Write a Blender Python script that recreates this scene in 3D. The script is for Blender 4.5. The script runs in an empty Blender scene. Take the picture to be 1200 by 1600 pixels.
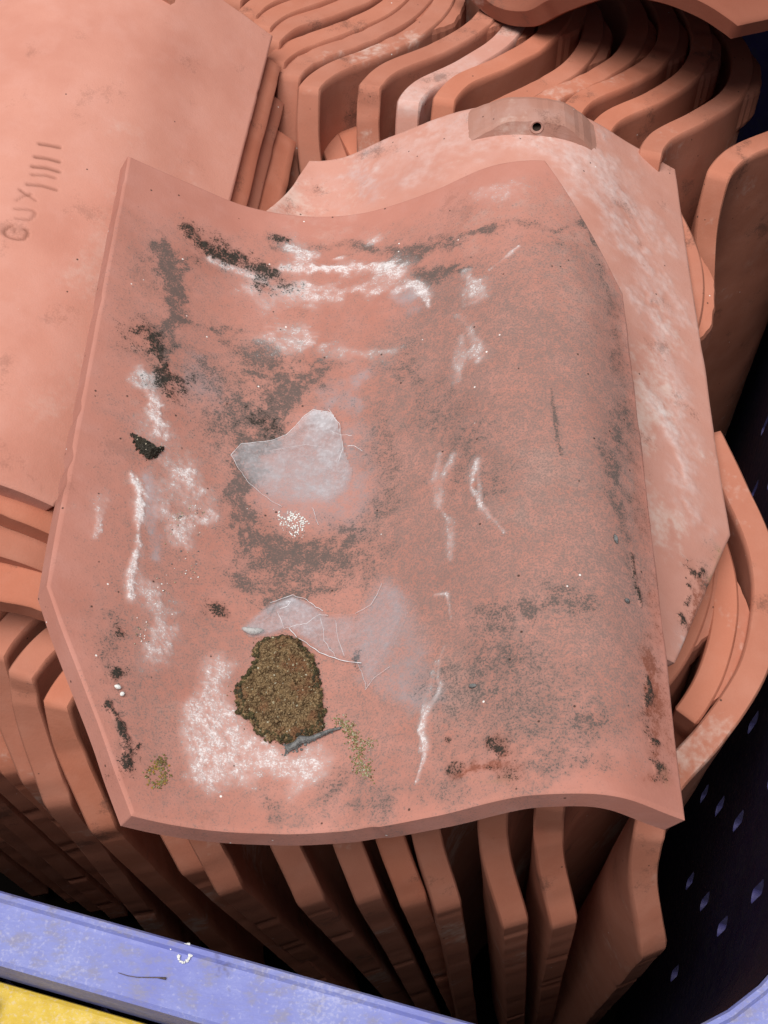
import bpy, bmesh, math, random
import numpy as np
from mathutils import Matrix, Vector

C = bpy.context.scene.collection
scene = bpy.context.scene
R_ = math.radians

# ------------------------------------------------------------------ camera, world, sun, exposure
cam_data = bpy.data.cameras.new('camera')
cam_data.sensor_fit = 'VERTICAL'
cam_data.sensor_height = 36.0
cam_data.lens = 49.5
cam_data.clip_start = 0.01
cam_data.clip_end = 200.0
cam = bpy.data.objects.new('camera', cam_data)
C.objects.link(cam)
cam.location = (0.0, 0.0, 0.99)
cam.rotation_euler = (R_(28.0), 0.0, 0.0)
scene.camera = cam

SUN_EL, SUN_AZ = R_(79.0), R_(235.0)          # azimuth clockwise from +Y
world = bpy.data.worlds.new('World')
scene.world = world
world.use_nodes = True
wn = world.node_tree
wn.nodes.clear()
w_out = wn.nodes.new('ShaderNodeOutputWorld')
w_bg = wn.nodes.new('ShaderNodeBackground')
w_hsv = wn.nodes.new('ShaderNodeHueSaturation')
w_sky = wn.nodes.new('ShaderNodeTexSky')
w_sky.sky_type = 'NISHITA'
w_sky.sun_disc = False
w_sky.sun_elevation = SUN_EL
w_sky.sun_rotation = SUN_AZ
w_hsv.inputs['Saturation'].default_value = 0.30      # overcast: a nearly white sky
w_bg.inputs['Strength'].default_value = 0.042
wn.links.new(w_sky.outputs[0], w_hsv.inputs['Color'])
wn.links.new(w_hsv.outputs[0], w_bg.inputs['Color'])
wn.links.new(w_bg.outputs[0], w_out.inputs['Surface'])

sun_data = bpy.data.lights.new('sun', 'SUN')
sun_data.energy = 3.3
sun_data.angle = R_(44.0)
sun_data.color = (1.0, 0.96, 0.90)
sun = bpy.data.objects.new('sun', sun_data)
C.objects.link(sun)
sd = Vector((math.sin(SUN_AZ) * math.cos(SUN_EL), math.cos(SUN_AZ) * math.cos(SUN_EL), math.sin(SUN_EL)))
sun.rotation_euler = sd.to_track_quat('Z', 'Y').to_euler()
sun.location = (2, 1, 4)

vs = scene.view_settings
vs.view_transform = 'Standard'
vs.look = 'None'
vs.gamma = 1.0
vs.use_curve_mapping = False
vs.exposure = 0.42

rng = np.random.default_rng(7)
random.seed(7)

# pose of every tile: 3x3 rotation rows, then the head-centre position in metres
POSES = {
 'b0':(-0.2186,0.0495,-0.9746,-0.9427,0.2473,0.2240,0.2521,0.9677,-0.0074,-0.0423,0.7439,0.3550),
 'b1':(-0.2186,0.0495,-0.9746,-0.9427,0.2473,0.2240,0.2521,0.9677,-0.0074,-0.0343,0.7332,0.3550),
 'b2':(-0.2206,0.0507,-0.9740,-0.9419,0.2483,0.2262,0.2534,0.9673,-0.0070,-0.0279,0.7212,0.3550),
 'b3':(-0.2440,0.0449,-0.9687,-0.9369,0.2471,0.2475,0.2505,0.9680,-0.0182,-0.0223,0.7032,0.3554),
 'b4':(-0.2471,0.0248,-0.9687,-0.9376,0.2462,0.2455,0.2446,0.9689,-0.0376,-0.0127,0.6934,0.3556),
 'b5':(-0.2493,-0.0111,-0.9684,-0.9358,0.2602,0.2380,0.2493,0.9655,-0.0753,-0.0014,0.6835,0.3555),
 'b6':(-0.2220,0.0082,-0.9750,-0.9416,0.2577,0.2166,0.2531,0.9662,-0.0495,0.0330,0.6852,0.3551),
 'b7':(-0.1519,0.0328,-0.9879,-0.9556,0.2506,0.1552,0.2526,0.9675,-0.0067,0.0503,0.6749,0.3543),
 'b8':(-0.2313,0.0096,-0.9728,-0.9500,0.2133,0.2280,0.2096,0.9769,-0.0402,0.0771,0.6777,0.3559),
 'b9':(-0.2010,0.0321,-0.9791,-0.9478,0.2462,0.2026,0.2475,0.9687,-0.0191,0.0939,0.6539,0.3550),
 'b10':(-0.1906,0.0514,-0.9803,-0.9421,0.2710,0.1974,0.2758,0.9612,-0.0033,0.1235,0.6596,0.3547),
 'b11':(-0.1756,0.0606,-0.9826,-0.9378,0.2934,0.1857,0.2996,0.9541,0.0053,0.1448,0.6592,0.3544),
 'b12':(-0.2033,0.0482,-0.9779,-0.9430,0.2593,0.2088,0.2637,0.9646,-0.0073,0.1627,0.6460,0.3548),
 'b13':(-0.1708,0.0646,-0.9832,-0.9399,0.2886,0.1823,0.2955,0.9553,0.0114,0.1881,0.6305,0.3544),
 'l0':(-0.2410,-0.0846,-0.9668,-0.9704,0.0044,0.2415,-0.0162,0.9964,-0.0832,-0.1576,0.3328,0.3750),
 'l1':(-0.2734,-0.0591,-0.9601,-0.9619,0.0206,0.2727,0.0037,0.9980,-0.0625,-0.1398,0.3268,0.3748),
 'l2':(-0.3250,-0.0553,-0.9441,-0.9455,0.0425,0.3230,0.0222,0.9976,-0.0661,-0.1202,0.3131,0.3747),
 'l3':(-0.2772,-0.1208,-0.9532,-0.9608,0.0265,0.2761,-0.0081,0.9923,-0.1234,-0.1071,0.3017,0.3772),
 'f1':(-0.2344,-0.1764,-0.9560,-0.9718,0.0175,0.2351,-0.0247,0.9842,-0.1756,-0.0712,0.2832,0.3756),
 'f2':(-0.1748,-0.1320,-0.9757,-0.9832,-0.0302,0.1802,-0.0532,0.9908,-0.1245,-0.0564,0.2729,0.3750),
 'f3':(-0.1935,-0.1330,-0.9720,-0.9801,-0.0184,0.1976,-0.0442,0.9909,-0.1268,-0.0142,0.2673,0.3750),
 'f4':(-0.1861,-0.1076,-0.9766,-0.9822,-0.0048,0.1877,-0.0249,0.9942,-0.1048,0.0152,0.2694,0.3750),
 'f5':(-0.1965,-0.1097,-0.9744,-0.9801,-0.0059,0.1983,-0.0275,0.9940,-0.1063,0.0377,0.2677,0.3750),
 'f6':(-0.1853,-0.0798,-0.9794,-0.9826,0.0008,0.1859,-0.0140,0.9968,-0.0786,0.0554,0.2653,0.3751),
 'f7':(-0.1917,-0.0832,-0.9779,-0.9814,0.0050,0.1919,-0.0111,0.9965,-0.0826,0.0874,0.2580,0.3752),
 'f8':(-0.2010,-0.0687,-0.9772,-0.9795,-0.0022,0.2017,-0.0160,0.9976,-0.0668,0.1137,0.2574,0.3753),
 'f9':(-0.0984,-0.0053,-0.9951,-0.9951,-0.0094,0.0984,-0.0099,0.9999,-0.0043,0.1484,0.2462,0.3773),
 'e1':(-0.2394,-0.0444,-0.9699,-0.9709,0.0086,0.2392,-0.0023,0.9990,-0.0452,0.1217,0.2335,0.3747),
 'e0':(-0.1245,-0.0912,-0.9880,-0.9922,0.0130,0.1239,0.0015,0.9957,-0.0921,0.1333,0.4340,0.3639),
 'r1':(-0.3488,0.0301,-0.9367,-0.9289,0.1219,0.3498,0.1247,0.9921,-0.0145,0.2459,0.6273,0.3498),
 'm1':(-0.1245,-0.0912,-0.9880,-0.9922,0.0130,0.1239,0.0015,0.9957,-0.0921,-0.0532,0.4899,0.3320),
 'm2':(-0.0049,-0.0921,-0.9957,-1.0000,0.0019,0.0047,0.0015,0.9957,-0.0921,-0.0275,0.4927,0.3320),
 'm0':(-0.1275,-0.0348,-0.9912,-0.9881,0.0910,0.1239,0.0859,0.9952,-0.0460,-0.0190,0.6976,0.3448),
 'a1':(-0.2186,0.0495,-0.9746,-0.9427,0.2473,0.2240,0.2521,0.9677,-0.0074,-0.0533,0.7559,0.3550),
 'k1':(-0.2074,-0.0847,-0.9746,-0.9781,0.0015,0.2080,-0.0162,0.9964,-0.0832,-0.1786,0.3388,0.3690),
 'k2':(-0.2747,-0.0844,-0.9578,-0.9614,0.0074,0.2751,-0.0162,0.9964,-0.0832,-0.1996,0.3448,0.3750),
 'k3':(-0.2404,-0.0846,-0.9670,-0.9705,0.0044,0.2409,-0.0162,0.9964,-0.0832,-0.2206,0.3508,0.3690),
 'k4':(-0.2077,-0.0847,-0.9745,-0.9781,0.0015,0.2083,-0.0162,0.9964,-0.0832,-0.2416,0.3568,0.3750),
 'k5':(-0.2750,-0.0844,-0.9577,-0.9613,0.0074,0.2754,-0.0162,0.9964,-0.0832,-0.2626,0.3628,0.3690),
 'main':(0.9911,0.0158,0.1320,-0.0351,0.9888,0.1451,-0.1283,-0.1485,0.9806,-0.0069,0.4824,0.4357),
 'second':(-0.9897,0.0176,-0.1423,0.0358,0.9913,-0.1265,0.1389,-0.1303,-0.9817,0.0426,0.5625,0.3708),
 'left1':(-0.9457,0.1427,-0.2919,0.1416,0.9896,0.0251,0.2924,-0.0176,-0.9561,-0.1873,0.6525,0.4207),
 'left2':(-0.9457,0.1427,-0.2919,0.1416,0.9896,0.0251,0.2924,-0.0176,-0.9561,-0.1826,0.6421,0.4064),
 'left3':(-0.9443,0.1526,-0.2916,0.1510,0.9881,0.0280,0.2924,-0.0176,-0.9561,-0.1809,0.6289,0.3920),
 'left4':(-0.9496,0.1130,-0.2925,0.1132,0.9934,0.0163,0.2924,-0.0176,-0.9561,-0.1750,0.6067,0.3777),
 'tr1':(-0.7494,0.6383,0.1761,0.6262,0.7696,-0.1249,-0.2152,0.0167,-0.9764,0.3515,0.8981,0.4066),
 'tr2':(-0.7303,0.6611,0.1723,0.6484,0.7501,-0.1301,-0.2152,0.0167,-0.9764,0.3608,0.9140,0.4217),
}
# stains in millimetres on each tile: (kind, strength, width, points)
MAIN_STAINS=[
 ('K',1,6.2,[[32.8,307.0],[38.3,302.0],[45.1,299.9]]),
 ('K',0.95,9.1,[[45.0,301.0],[53.8,300.2],[64.3,299.5],[73.4,296.0],[82.5,291.5]]),
 ('K',0.8,3.5,[[77.6,321.5],[82.3,321.4]]),
 ('K',0.55,9.8,[[72.5,286.5],[79.8,288.0]]),
 ('D',0.45,11.2,[[36.4,298.9],[58.6,296.5],[76.5,293.5]]),
 ('K',0.85,9.8,[[22.1,230.0],[27.3,221.5],[30.4,216.0],[34.6,207.5]]),
 ('K',0.9,5.8,[[31.1,216.2],[36.0,201.0]]),
 ('D',0.75,10.3,[[25.1,283.9],[31.5,269.5],[35.1,255.9],[30.8,231.0],[28.4,204.4]]),
 ('D',0.5,7.0,[[21.4,298.0],[27.0,279.0]]),
 ('K',0.9,3.6,[[30.8,56.0],[29.4,53.6]]),
 ('K',1.0,4.9,[[29.4,41.5],[34.4,35.4],[38.0,27.0],[38.6,17.7]]),
 ('K',0.9,3.0,[[41.3,26.3],[42.1,28.0]]),
 ('K',0.8,2.4,[[29.0,74.5],[29.5,74.0]]),
 ('D',0.4,8.6,[[24.1,79.1],[27.4,57.5],[32.3,44.3],[38.2,22.3]]),
 ('D',0.7,7.1,[[52.4,250.5],[63.4,254.0]]),
 ('D',0.75,3.9,[[57.1,244.0],[67.4,238.0],[77.8,229.0]]),
 ('D',1.0,24.4,[[86.7,232.0],[93.0,229.1]]),
 ('D',0.95,12.2,[[88.2,219.4],[86.0,208.1]]),
 ('K',0.6,11.4,[[79.8,198.9],[81.1,198.0]]),
 ('D',0.9,13.4,[[80.7,198.0],[81.6,198.0]]),
 ('D',0.5,-10.0,[[41.5,232.6],[59.8,230.0],[75.4,223.4],[77.2,198.4],[62.0,186.0],[50.3,183.5],[45.8,202.2]]),
 ('D',0.7,8.5,[[135.0,298.0],[145.7,300.9],[154.9,303.9]]),
 ('D',0.6,6.9,[[133.5,296.8],[147.0,285.8],[159.9,280.1]]),
 ('D',0.8,5.4,[[136.7,298.2],[152.7,300.1],[166.7,298.9],[178.0,296.1]]),
 ('D',0.45,4.5,[[178.0,296.1],[189.9,296.0],[208.9,289.8],[223.6,302.8]]),
 ('D',0.75,9.2,[[150.0,282.0],[162.7,276.2],[168.8,274.0]]),
 ('D',0.6,5.9,[[208.4,283.5],[210.2,282.5]]),
 ('D',0.6,8.9,[[224.0,308.2],[229.7,293.9]]),
 ('D',0.9,1.5,[[200.4,189.5],[200.9,173.0],[201.5,161.6],[202.3,152.4]]),
 ('D',0.5,2.7,[[201.0,177.9],[201.3,160.0]]),
 ('D',0.6,10.8,[[227.8,186.5],[226.9,161.2],[226.1,137.4]]),
 ('D',0.5,8.0,[[225.3,156.0],[225.9,135.1],[228.2,118.5]]),
 ('K',0.75,1.8,[[230.7,110.6],[231.3,98.0],[232.8,86.0]]),
 ('D',0.5,4.7,[[227.2,108.9],[230.3,89.9]]),
 ('D',0.75,-12.8,[[74.5,147.6],[98.6,139.4],[123.3,133.6],[131.3,118.5],[113.5,105.5],[89.7,106.0],[73.6,120.5]]),
 ('D',0.75,7.9,[[70.3,186.5],[69.8,161.0],[72.7,137.0],[79.3,121.4]]),
 ('K',0.8,4.0,[[65.6,96.5],[69.7,95.0]]),
 ('D',0.6,6.4,[[82.3,97.5],[92.4,106.3]]),
 ('D',0.8,8.5,[[202.6,30.0],[205.2,29.4]]),
 ('D',0.6,13.7,[[196.9,80.9],[208.2,80.6]]),
 ('D',0.65,10.3,[[185.9,78.0],[187.7,73.0]]),
 ('D',0.5,15.0,[[174.7,81.0],[179.5,62.5]]),
 ('D',0.4,12.2,[[194.1,11.6],[207.3,13.0]]),
 ('K',0.75,3.6,[[159.9,17.0],[162.4,16.5]]),
 ('K',0.75,3.7,[[171.3,23.0],[173.8,19.0]]),
 ('R',0.8,7.7,[[162.4,15.0],[171.2,14.5],[177.8,9.5]]),
 ('R',0.6,6.9,[[172.2,23.6],[175.4,17.5]]),
 ('Y',0.5,2.2,[[164.2,10.6],[170.8,7.6],[176.0,7.1]]),
 ('K',0.5,3.2,[[170.2,13.6],[177.1,8.6]]),
 ('R',0.9,6.0,[[231.4,65.7],[234.2,56.4],[233.9,44.6],[230.3,34.0]]),
 ('R',0.8,4.2,[[233.4,29.7],[231.8,21.5]]),
 ('K',0.8,2.2,[[232.1,54.3],[233.2,47.9],[230.5,42.0]]),
 ('K',0.6,2.7,[[228.8,36.7],[229.4,32.6]]),
 ('K',0.8,2.7,[[232.0,27.0],[233.8,27.2]]),
 ('K',0.7,4.2,[[232.7,17.5],[233.2,12.4]]),
 ('R',0.6,4.7,[[227.3,9.0],[235.2,14.0]]),
 ('Y',0.5,2.6,[[235.0,16.2],[236.0,10.2]]),
 ('K',0.7,1.4,[[157.4,29.6],[157.8,28.5]]),
 ('D',0.6,4.0,[[112.7,103.9],[110.4,102.5]]),
 ('K',0.6,1.6,[[123.6,76.4],[124.9,68.4]]),
 ('D',0.35,7.5,[[94.3,11.5],[95.6,5.5]]),
 ('D',0.5,6.5,[[119.2,20.4],[115.0,16.0]]),
 ('P',0.85,-12.3,[[143.0,267.8],[159.9,275.8],[187.4,280.4],[225.1,282.9],[243.3,264.0],[241.4,194.9],[239.2,130.1],[237.2,85.0],[229.4,47.0],[214.4,21.0],[188.4,12.5],[161.5,24.3],[144.0,54.0],[134.2,95.4],[130.8,145.5],[121.4,202.5],[125.0,237.2]]),
 ('P',0.38,-13.9,[[1.8,301.1],[73.0,322.0],[220.9,323.2],[244.6,227.1],[237.2,23.4],[194.4,0.7],[126.4,3.6],[48.2,2.0],[15.8,71.0],[11.4,180.4]]),
 ('P',0.3,-9.8,[[26.5,242.5],[78.4,239.4],[121.2,214.4],[134.0,111.1],[126.3,14.4],[47.5,9.5],[29.4,41.5],[28.1,132.0],[25.4,202.4]]),
 ('P',0.45,-8.0,[[140.2,282.2],[157.3,290.6],[167.7,253.2],[159.3,222.0],[137.7,228.8]]),
 ('R',0.42,10.5,[[235.4,258.3],[239.6,193.8],[239.2,130.1],[240.2,71.5],[241.8,25.0]]),
 ('D',0.4,7.6,[[231.7,276.9],[235.4,221.9],[233.3,168.0]]),
 ('P',0.45,-13.7,[[121.3,206.5],[164.7,234.9],[231.2,195.9],[234.3,102.0],[230.8,44.8],[191.4,27.6],[144.0,40.0],[126.3,113.4]]),
 ('D',0.32,-7.7,[[144.2,59.6],[171.1,67.6],[202.2,51.5],[215.2,29.0],[182.2,13.4],[153.0,24.0]]),
 ('P',0.6,14.0,[[98.3,6.6],[126.4,6.6],[148.7,7.0],[169.4,7.5],[190.3,6.4]]),
 ('D',0.35,9.4,[[126.4,7.5],[144.3,8.0],[161.3,7.5]]),
 ('P',0.4,-9.0,[[123.5,120.4],[158.3,115.6],[161.3,6.4],[128.7,6.0],[120.8,39.0]]),
 ('D',0.4,13.9,[[129.8,204.0],[138.3,171.1],[133.4,144.5]]),
 ('D',0.35,17.9,[[137.7,232.8],[159.0,191.7],[172.7,141.9]]),
 ('D',1.0,15.5,[[79.6,241.5],[89.0,224.1],[84.1,204.0],[77.4,187.6]]),
 ('D',0.95,12.8,[[70.5,182.6],[70.6,157.5],[77.4,134.5],[93.6,128.4],[112.7,132.0]]),
 ('D',0.8,8.8,[[75.6,114.4],[92.4,106.3],[113.4,108.6]]),
 ('D',0.7,9.2,[[76.8,316.0],[112.2,319.5],[142.9,301.0],[165.7,296.1]]),
 ('D',0.8,11.5,[[24.1,288.2],[31.4,270.5],[32.3,245.5],[26.4,218.4]]),
 ('W',1,6.0,[[82.0,299.9],[99.5,301.5],[116.8,300.9],[133.7,296.0],[137.7,288.3]]),
 ('W',0.55,8.8,[[84.2,288.6],[103.2,286.4],[120.0,285.0],[135.0,283.7]]),
 ('W',0.5,11.3,[[70.8,292.1],[94.4,287.5],[108.8,285.0]]),
 ('W',1,3.3,[[45.7,294.0],[57.4,293.5],[70.8,291.0]]),
 ('W',0.9,4.1,[[70.8,290.0],[82.8,284.1]]),
 ('W',0.5,8.2,[[65.5,282.5],[74.5,278.6],[84.4,282.5]]),
 ('W',0.7,4.7,[[82.5,315.6],[88.5,314.5],[97.5,312.6]]),
 ('W',0.55,10.1,[[88.4,318.6],[90.3,310.4]]),
 ('W',0.7,1.9,[[106.5,308.5],[110.8,309.0]]),
 ('W',0.4,6.7,[[125.0,317.1],[127.8,318.2]]),
 ('W',0.5,12.1,[[79.0,254.0],[85.0,247.0],[96.2,253.5]]),
 ('W',0.75,7.5,[[24.9,206.0],[28.5,197.5],[30.8,188.1],[34.4,179.5]]),
 ('W',0.5,5.1,[[20.8,202.1],[22.2,211.9]]),
 ('W',1,2.8,[[24.6,150.5],[29.5,139.6],[30.5,125.5],[31.4,116.0],[30.6,105.6],[30.4,97.5],[31.6,91.4]]),
 ('W',0.6,5.9,[[26.1,148.9],[28.9,144.0]]),
 ('G',0.75,5.2,[[30.8,152.1],[34.5,141.6],[36.1,127.9],[39.3,114.6]]),
 ('W',0.45,4.5,[[15.4,132.4],[15.0,122.0],[14.5,113.5]]),
 ('W',0.65,8.6,[[37.8,166.1],[45.8,161.8],[50.8,149.1]]),
 ('W',0.6,7.3,[[39.8,153.1],[51.8,153.8]]),
 ('W',0.5,6.4,[[39.1,138.0],[49.9,124.6]]),
 ('W',0.5,4.3,[[48.8,136.0],[60.3,142.6]]),
 ('W',0.5,7.1,[[38.9,98.0],[46.2,84.4],[44.5,68.4]]),
 ('W',0.62,-4.1,[[65.5,72.6],[71.1,75.0],[75.3,71.5],[72.1,63.0],[76.7,53.0],[80.6,44.4],[88.1,37.0],[97.6,33.0],[102.1,31.0],[110.9,34.7],[115.4,30.5],[112.4,24.5],[104.9,18.8],[100.7,15.0],[99.3,21.4],[89.2,24.6],[87.2,19.6],[79.3,20.4],[71.6,14.5],[64.9,17.2],[60.5,27.5],[57.4,36.6],[57.3,49.6],[62.3,58.5]]),
 ('W',0.35,7.9,[[61.5,51.7],[69.7,39.0],[68.8,24.0]]),
 ('W',0.3,5.1,[[102.5,21.3],[109.2,28.5]]),
 ('W',0.3,4.2,[[85.8,37.0],[95.3,32.4]]),
 ('W',0.4,2.5,[[160.8,164.1],[154.4,149.6],[155.0,139.7],[159.4,129.4],[159.2,110.5]]),
 ('W',0.55,2.2,[[169.7,156.8],[167.4,143.4],[170.3,133.6],[174.0,125.1],[179.0,115.1]]),
 ('W',0.6,1.0,[[153.2,95.6],[157.5,94.9],[159.0,82.1]]),
 ('W',0.65,1.2,[[156.4,70.4],[154.4,64.4],[153.9,56.0],[155.3,53.4],[151.0,45.1],[147.3,35.6],[149.9,28.4],[149.0,23.0],[146.4,14.5]]),
 ('W',0.45,7.7,[[167.7,272.9],[172.0,252.7]]),
 ('W',0.45,5.6,[[163.6,246.3],[170.4,229.0],[171.3,214.1]]),
 ('W',0.4,4.2,[[164.5,232.9],[163.7,206.3]]),
 ('W',0.6,2.1,[[190.5,279.5],[183.9,273.0],[177.3,268.0]]),
 ('W',0.75,3.0,[[139.0,277.8],[145.4,278.5],[150.0,267.0],[151.3,259.5]]),
 ('G',0.6,8.1,[[141.0,274.8],[146.2,260.1]]),
 ('W',0.25,13.2,[[176.2,323.1],[184.1,319.5]]),
 ('W',0.3,2.3,[[155.7,168.2],[153.3,154.6]]),
 ('W',0.35,2.2,[[170.0,154.2],[170.6,130.9]]),
 ('W',0.35,6.6,[[104.7,245.9],[134.4,237.0]]),
 ('W',0.5,2.0,[[153.6,64.9],[149.3,44.0],[148.3,28.0]]),
 ('W',0.5,1.4,[[141.7,282.2],[148.3,275.0]]),
 ('G',0.45,-8.9,[[81.6,188.5],[121.5,198.6],[130.5,159.5],[123.0,137.1],[90.3,142.5],[69.3,160.6]]),
 ('G',0.6,10.1,[[103.5,218.5],[120.8,226.2]]),
 ('G',0.5,14.4,[[45.8,228.1],[50.4,206.6]]),
 ('G',0.5,10.2,[[95.7,201.0],[109.7,216.0],[121.3,206.5]]),
 ('G',0.42,-4.4,[[134.0,111.1],[141.4,102.5],[148.7,75.9],[155.3,47.6],[144.2,45.5],[125.0,64.1],[124.3,94.5]]),
 ('G',0.4,10.0,[[144.1,56.7],[148.5,51.3]]),
]
MAIN_FEATURES=[
 ('web1',1,-0.3,[[65.1,176.0],[69.2,183.4],[76.2,185.4],[82.7,187.0],[89.7,191.0],[93.7,196.0],[97.0,201.0],[101.3,204.6],[110.2,202.5],[113.1,197.1],[114.4,190.5],[116.0,182.0],[120.1,170.1],[118.5,158.6],[110.5,151.6],[100.8,152.1],[89.7,152.0],[82.4,155.6],[74.8,162.0],[70.0,169.0]]),
 ('web2',1,-0.3,[[75.7,88.0],[80.5,94.3],[88.0,102.0],[97.0,106.1],[105.9,101.2],[112.0,95.9],[123.0,95.0],[129.1,98.1],[132.1,103.0],[134.0,107.1],[140.7,104.2],[143.3,89.5],[138.0,75.1],[128.2,59.4],[124.8,70.0],[117.3,74.4],[109.5,77.3],[101.4,85.0],[96.0,89.0],[89.2,85.5],[80.5,84.5]]),
 ('moss',1,-0.3,[[82.6,79.6],[87.1,84.0],[93.7,86.0],[101.5,83.5],[106.4,76.5],[108.7,69.0],[111.0,58.0],[112.0,47.0],[111.7,42.0],[106.2,40.4],[100.6,37.3],[96.4,37.5],[91.4,38.3],[86.6,41.4],[83.2,46.0],[78.0,49.9],[76.3,60.4],[81.7,69.0],[83.5,74.5]]),
 ('root',1,-0.3,[[98.4,34.3],[102.0,36.1],[103.8,38.0],[107.5,38.4],[114.6,41.3],[118.9,42.5]]),
 ('lich1',1,-0.3,[[117.2,46.6],[120.5,43.4],[124.4,38.0],[125.8,33.0],[125.9,27.5],[127.7,23.9],[130.2,20.6]]),
 ('lich2',1,-0.2,[[128.7,35.9],[131.5,33.4]]),
 ('lich3',1,-0.3,[[46.3,15.4],[49.7,22.0],[51.9,25.0],[53.4,16.0],[49.5,13.7]]),
 ('clod',1,-0.3,[[21.8,172.1],[27.3,169.6],[32.5,168.0],[36.5,171.5],[33.5,164.5],[30.1,161.1],[25.3,164.6]]),
 ('cocoon',1,-0.3,[[32.3,49.4],[30.6,49.5]]),
 ('cocoon2',1,-0.3,[[33.0,46.5],[33.9,47.4]]),
 ('drop',1,-0.3,[[90.3,143.4],[95.4,148.6],[99.2,144.5],[96.6,137.5],[87.0,150.0]]),
 ('grit',1,-0.3,[[43.2,133.4],[51.6,143.6],[57.4,140.5],[54.8,108.1],[49.9,119.0],[38.1,75.9],[37.4,72.4],[44.4,132.6],[48.4,139.5],[53.8,133.1]]),
 ('cocoonweb',1,-0.3,[[77.0,88.1],[81.7,87.0],[86.1,88.0]]),
 ('flake',1,-0.3,[[222.2,115.9],[223.5,112.0]]),
 ('flake2',1,-0.2,[[164.8,49.0],[167.4,49.0]]),
 ('flake3',1,-0.3,[[224.2,85.5],[226.7,85.4]]),
 ('th1',1,-0.3,[[88.0,102.0],[97.0,105.9],[103.2,103.6],[107.1,100.0],[110.0,98.0]]),
 ('th2',1,-0.3,[[96.2,89.6],[101.4,84.4],[109.5,77.6],[117.3,73.6],[126.2,70.6]]),
 ('th3',1,-0.3,[[91.2,96.5],[94.5,89.5],[98.5,90.5],[103.7,91.0],[108.6,95.6],[112.2,95.4]]),
 ('th4',1,-0.3,[[108.6,95.6],[110.3,89.4],[111.3,82.4],[116.0,75.0]]),
 ('th5',1,-0.3,[[115.4,92.0],[117.0,81.9],[119.2,74.6]]),
 ('th6',1,-0.3,[[92.1,98.0],[95.4,99.5],[96.3,101.6],[94.5,102.5]]),
 ('th7',1,-0.3,[[123.0,95.0],[129.2,97.7],[132.1,103.0],[133.5,107.4]]),
 ('th8',1,-0.3,[[127.6,58.0],[131.0,63.0],[136.9,66.6]]),
 ('th9',1,-0.3,[[128.2,59.4],[126.0,67.0],[124.8,71.0]]),
 ('ta',1,-0.3,[[64.9,176.0],[69.0,183.1],[76.2,185.4],[82.7,187.0],[89.7,191.0],[93.7,196.0],[97.0,201.0],[101.3,204.6],[110.2,202.5]]),
 ('tb',1,-0.3,[[65.1,176.0],[70.8,168.1],[74.8,162.9],[82.4,156.6],[89.7,152.0]]),
 ('tc',1,-0.3,[[108.5,204.5],[113.8,196.1],[114.6,189.5],[115.7,182.9],[113.7,175.9]]),
 ('td',1,-0.3,[[103.0,152.1],[104.6,147.0],[106.2,142.6]]),
 ('te',1,-0.3,[[110.4,192.4],[114.7,190.1],[119.7,188.9]]),
 ('tf',1,-0.3,[[117.6,183.4],[120.5,183.6],[124.2,179.4]]),
 ('tg',1,-0.3,[[82.8,182.0],[91.4,184.4],[99.2,186.6],[105.7,184.9]]),
]
SECOND_STAINS=[
 ('W',0.5,28.8,[[63.9,297.4],[50.6,269.0],[35.0,244.6],[27.6,220.8]]),
 ('W',0.35,39.3,[[157.8,320.5],[112.3,320.5],[62.9,313.5],[33.1,284.9]]),
 ('W',0.9,3.7,[[40.6,154.0],[32.5,141.0]]),
 ('W',0.8,7.9,[[37.1,148.9],[29.5,134.4],[24.6,118.9],[21.6,102.3]]),
 ('W',0.4,18.7,[[26.1,198.9],[22.2,150.0],[20.5,88.5]]),
 ('K',0.9,5.2,[[26.8,52.2],[31.4,43.6]]),
 ('K',0.8,3.3,[[21.3,56.0],[24.5,51.4]]),
 ('K',0.9,4.4,[[37.6,26.4],[36.4,22.0]]),
 ('K',0.6,3.9,[[30.3,39.0],[33.6,32.9]]),
 ('R',0.8,11.0,[[22.2,48.7],[28.6,29.5],[32.0,18.6]]),
 ('Y',0.5,8.0,[[8.7,68.0],[15.5,51.4]]),
 ('W',0.8,7.5,[[36.5,13.9],[35.3,9.6]]),
 ('D',0.5,6.2,[[36.7,12.3],[34.0,8.4]]),
 ('G',0.35,19.6,[[171.0,324.9],[164.0,304.1]]),
 ('D',0.4,5.3,[[13.5,73.1],[22.6,45.1]]),
 ('P',0.5,13.3,[[108.5,333.5],[62.0,327.1]]),
]
STAMP=[
 ('s',1,3.2,[[94.4,190.4],[89.7,191.0],[85.4,191.5]]),
 ('s',1,3.2,[[94.3,181.5],[88.6,182.5],[83.5,182.6]]),
 ('s',1,3.2,[[94.0,175.1],[87.4,176.6],[82.2,176.5]]),
 ('s',0.7,2.8,[[93.0,170.0],[87.0,171.9],[83.0,171.9]]),
 ('s',0.8,3.2,[[93.5,163.4],[87.0,165.0],[80.8,165.0]]),
 ('s',0.9,2.4,[[95.8,159.1],[93.3,157.6],[91.7,157.0],[90.8,158.0]]),
 ('s',0.6,2.1,[[91.7,157.0],[87.8,155.0]]),
 ('s',0.5,2.1,[[95.8,151.9],[93.5,155.5],[91.8,157.0]]),
 ('s',0.6,2.4,[[95.1,146.9],[89.5,148.5],[87.3,148.5],[86.2,147.6],[86.3,145.5],[87.6,142.6],[93.3,141.4]]),
 ('s',0.9,2.4,[[93.8,136.9],[95.6,134.6],[96.4,132.4],[95.2,130.4],[93.3,129.5],[90.3,129.5],[87.4,130.5],[86.3,133.4],[86.8,135.9],[88.5,136.6]]),
 ('s',0.5,2.0,[[92.4,135.5],[91.7,133.0]]),
]
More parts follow.
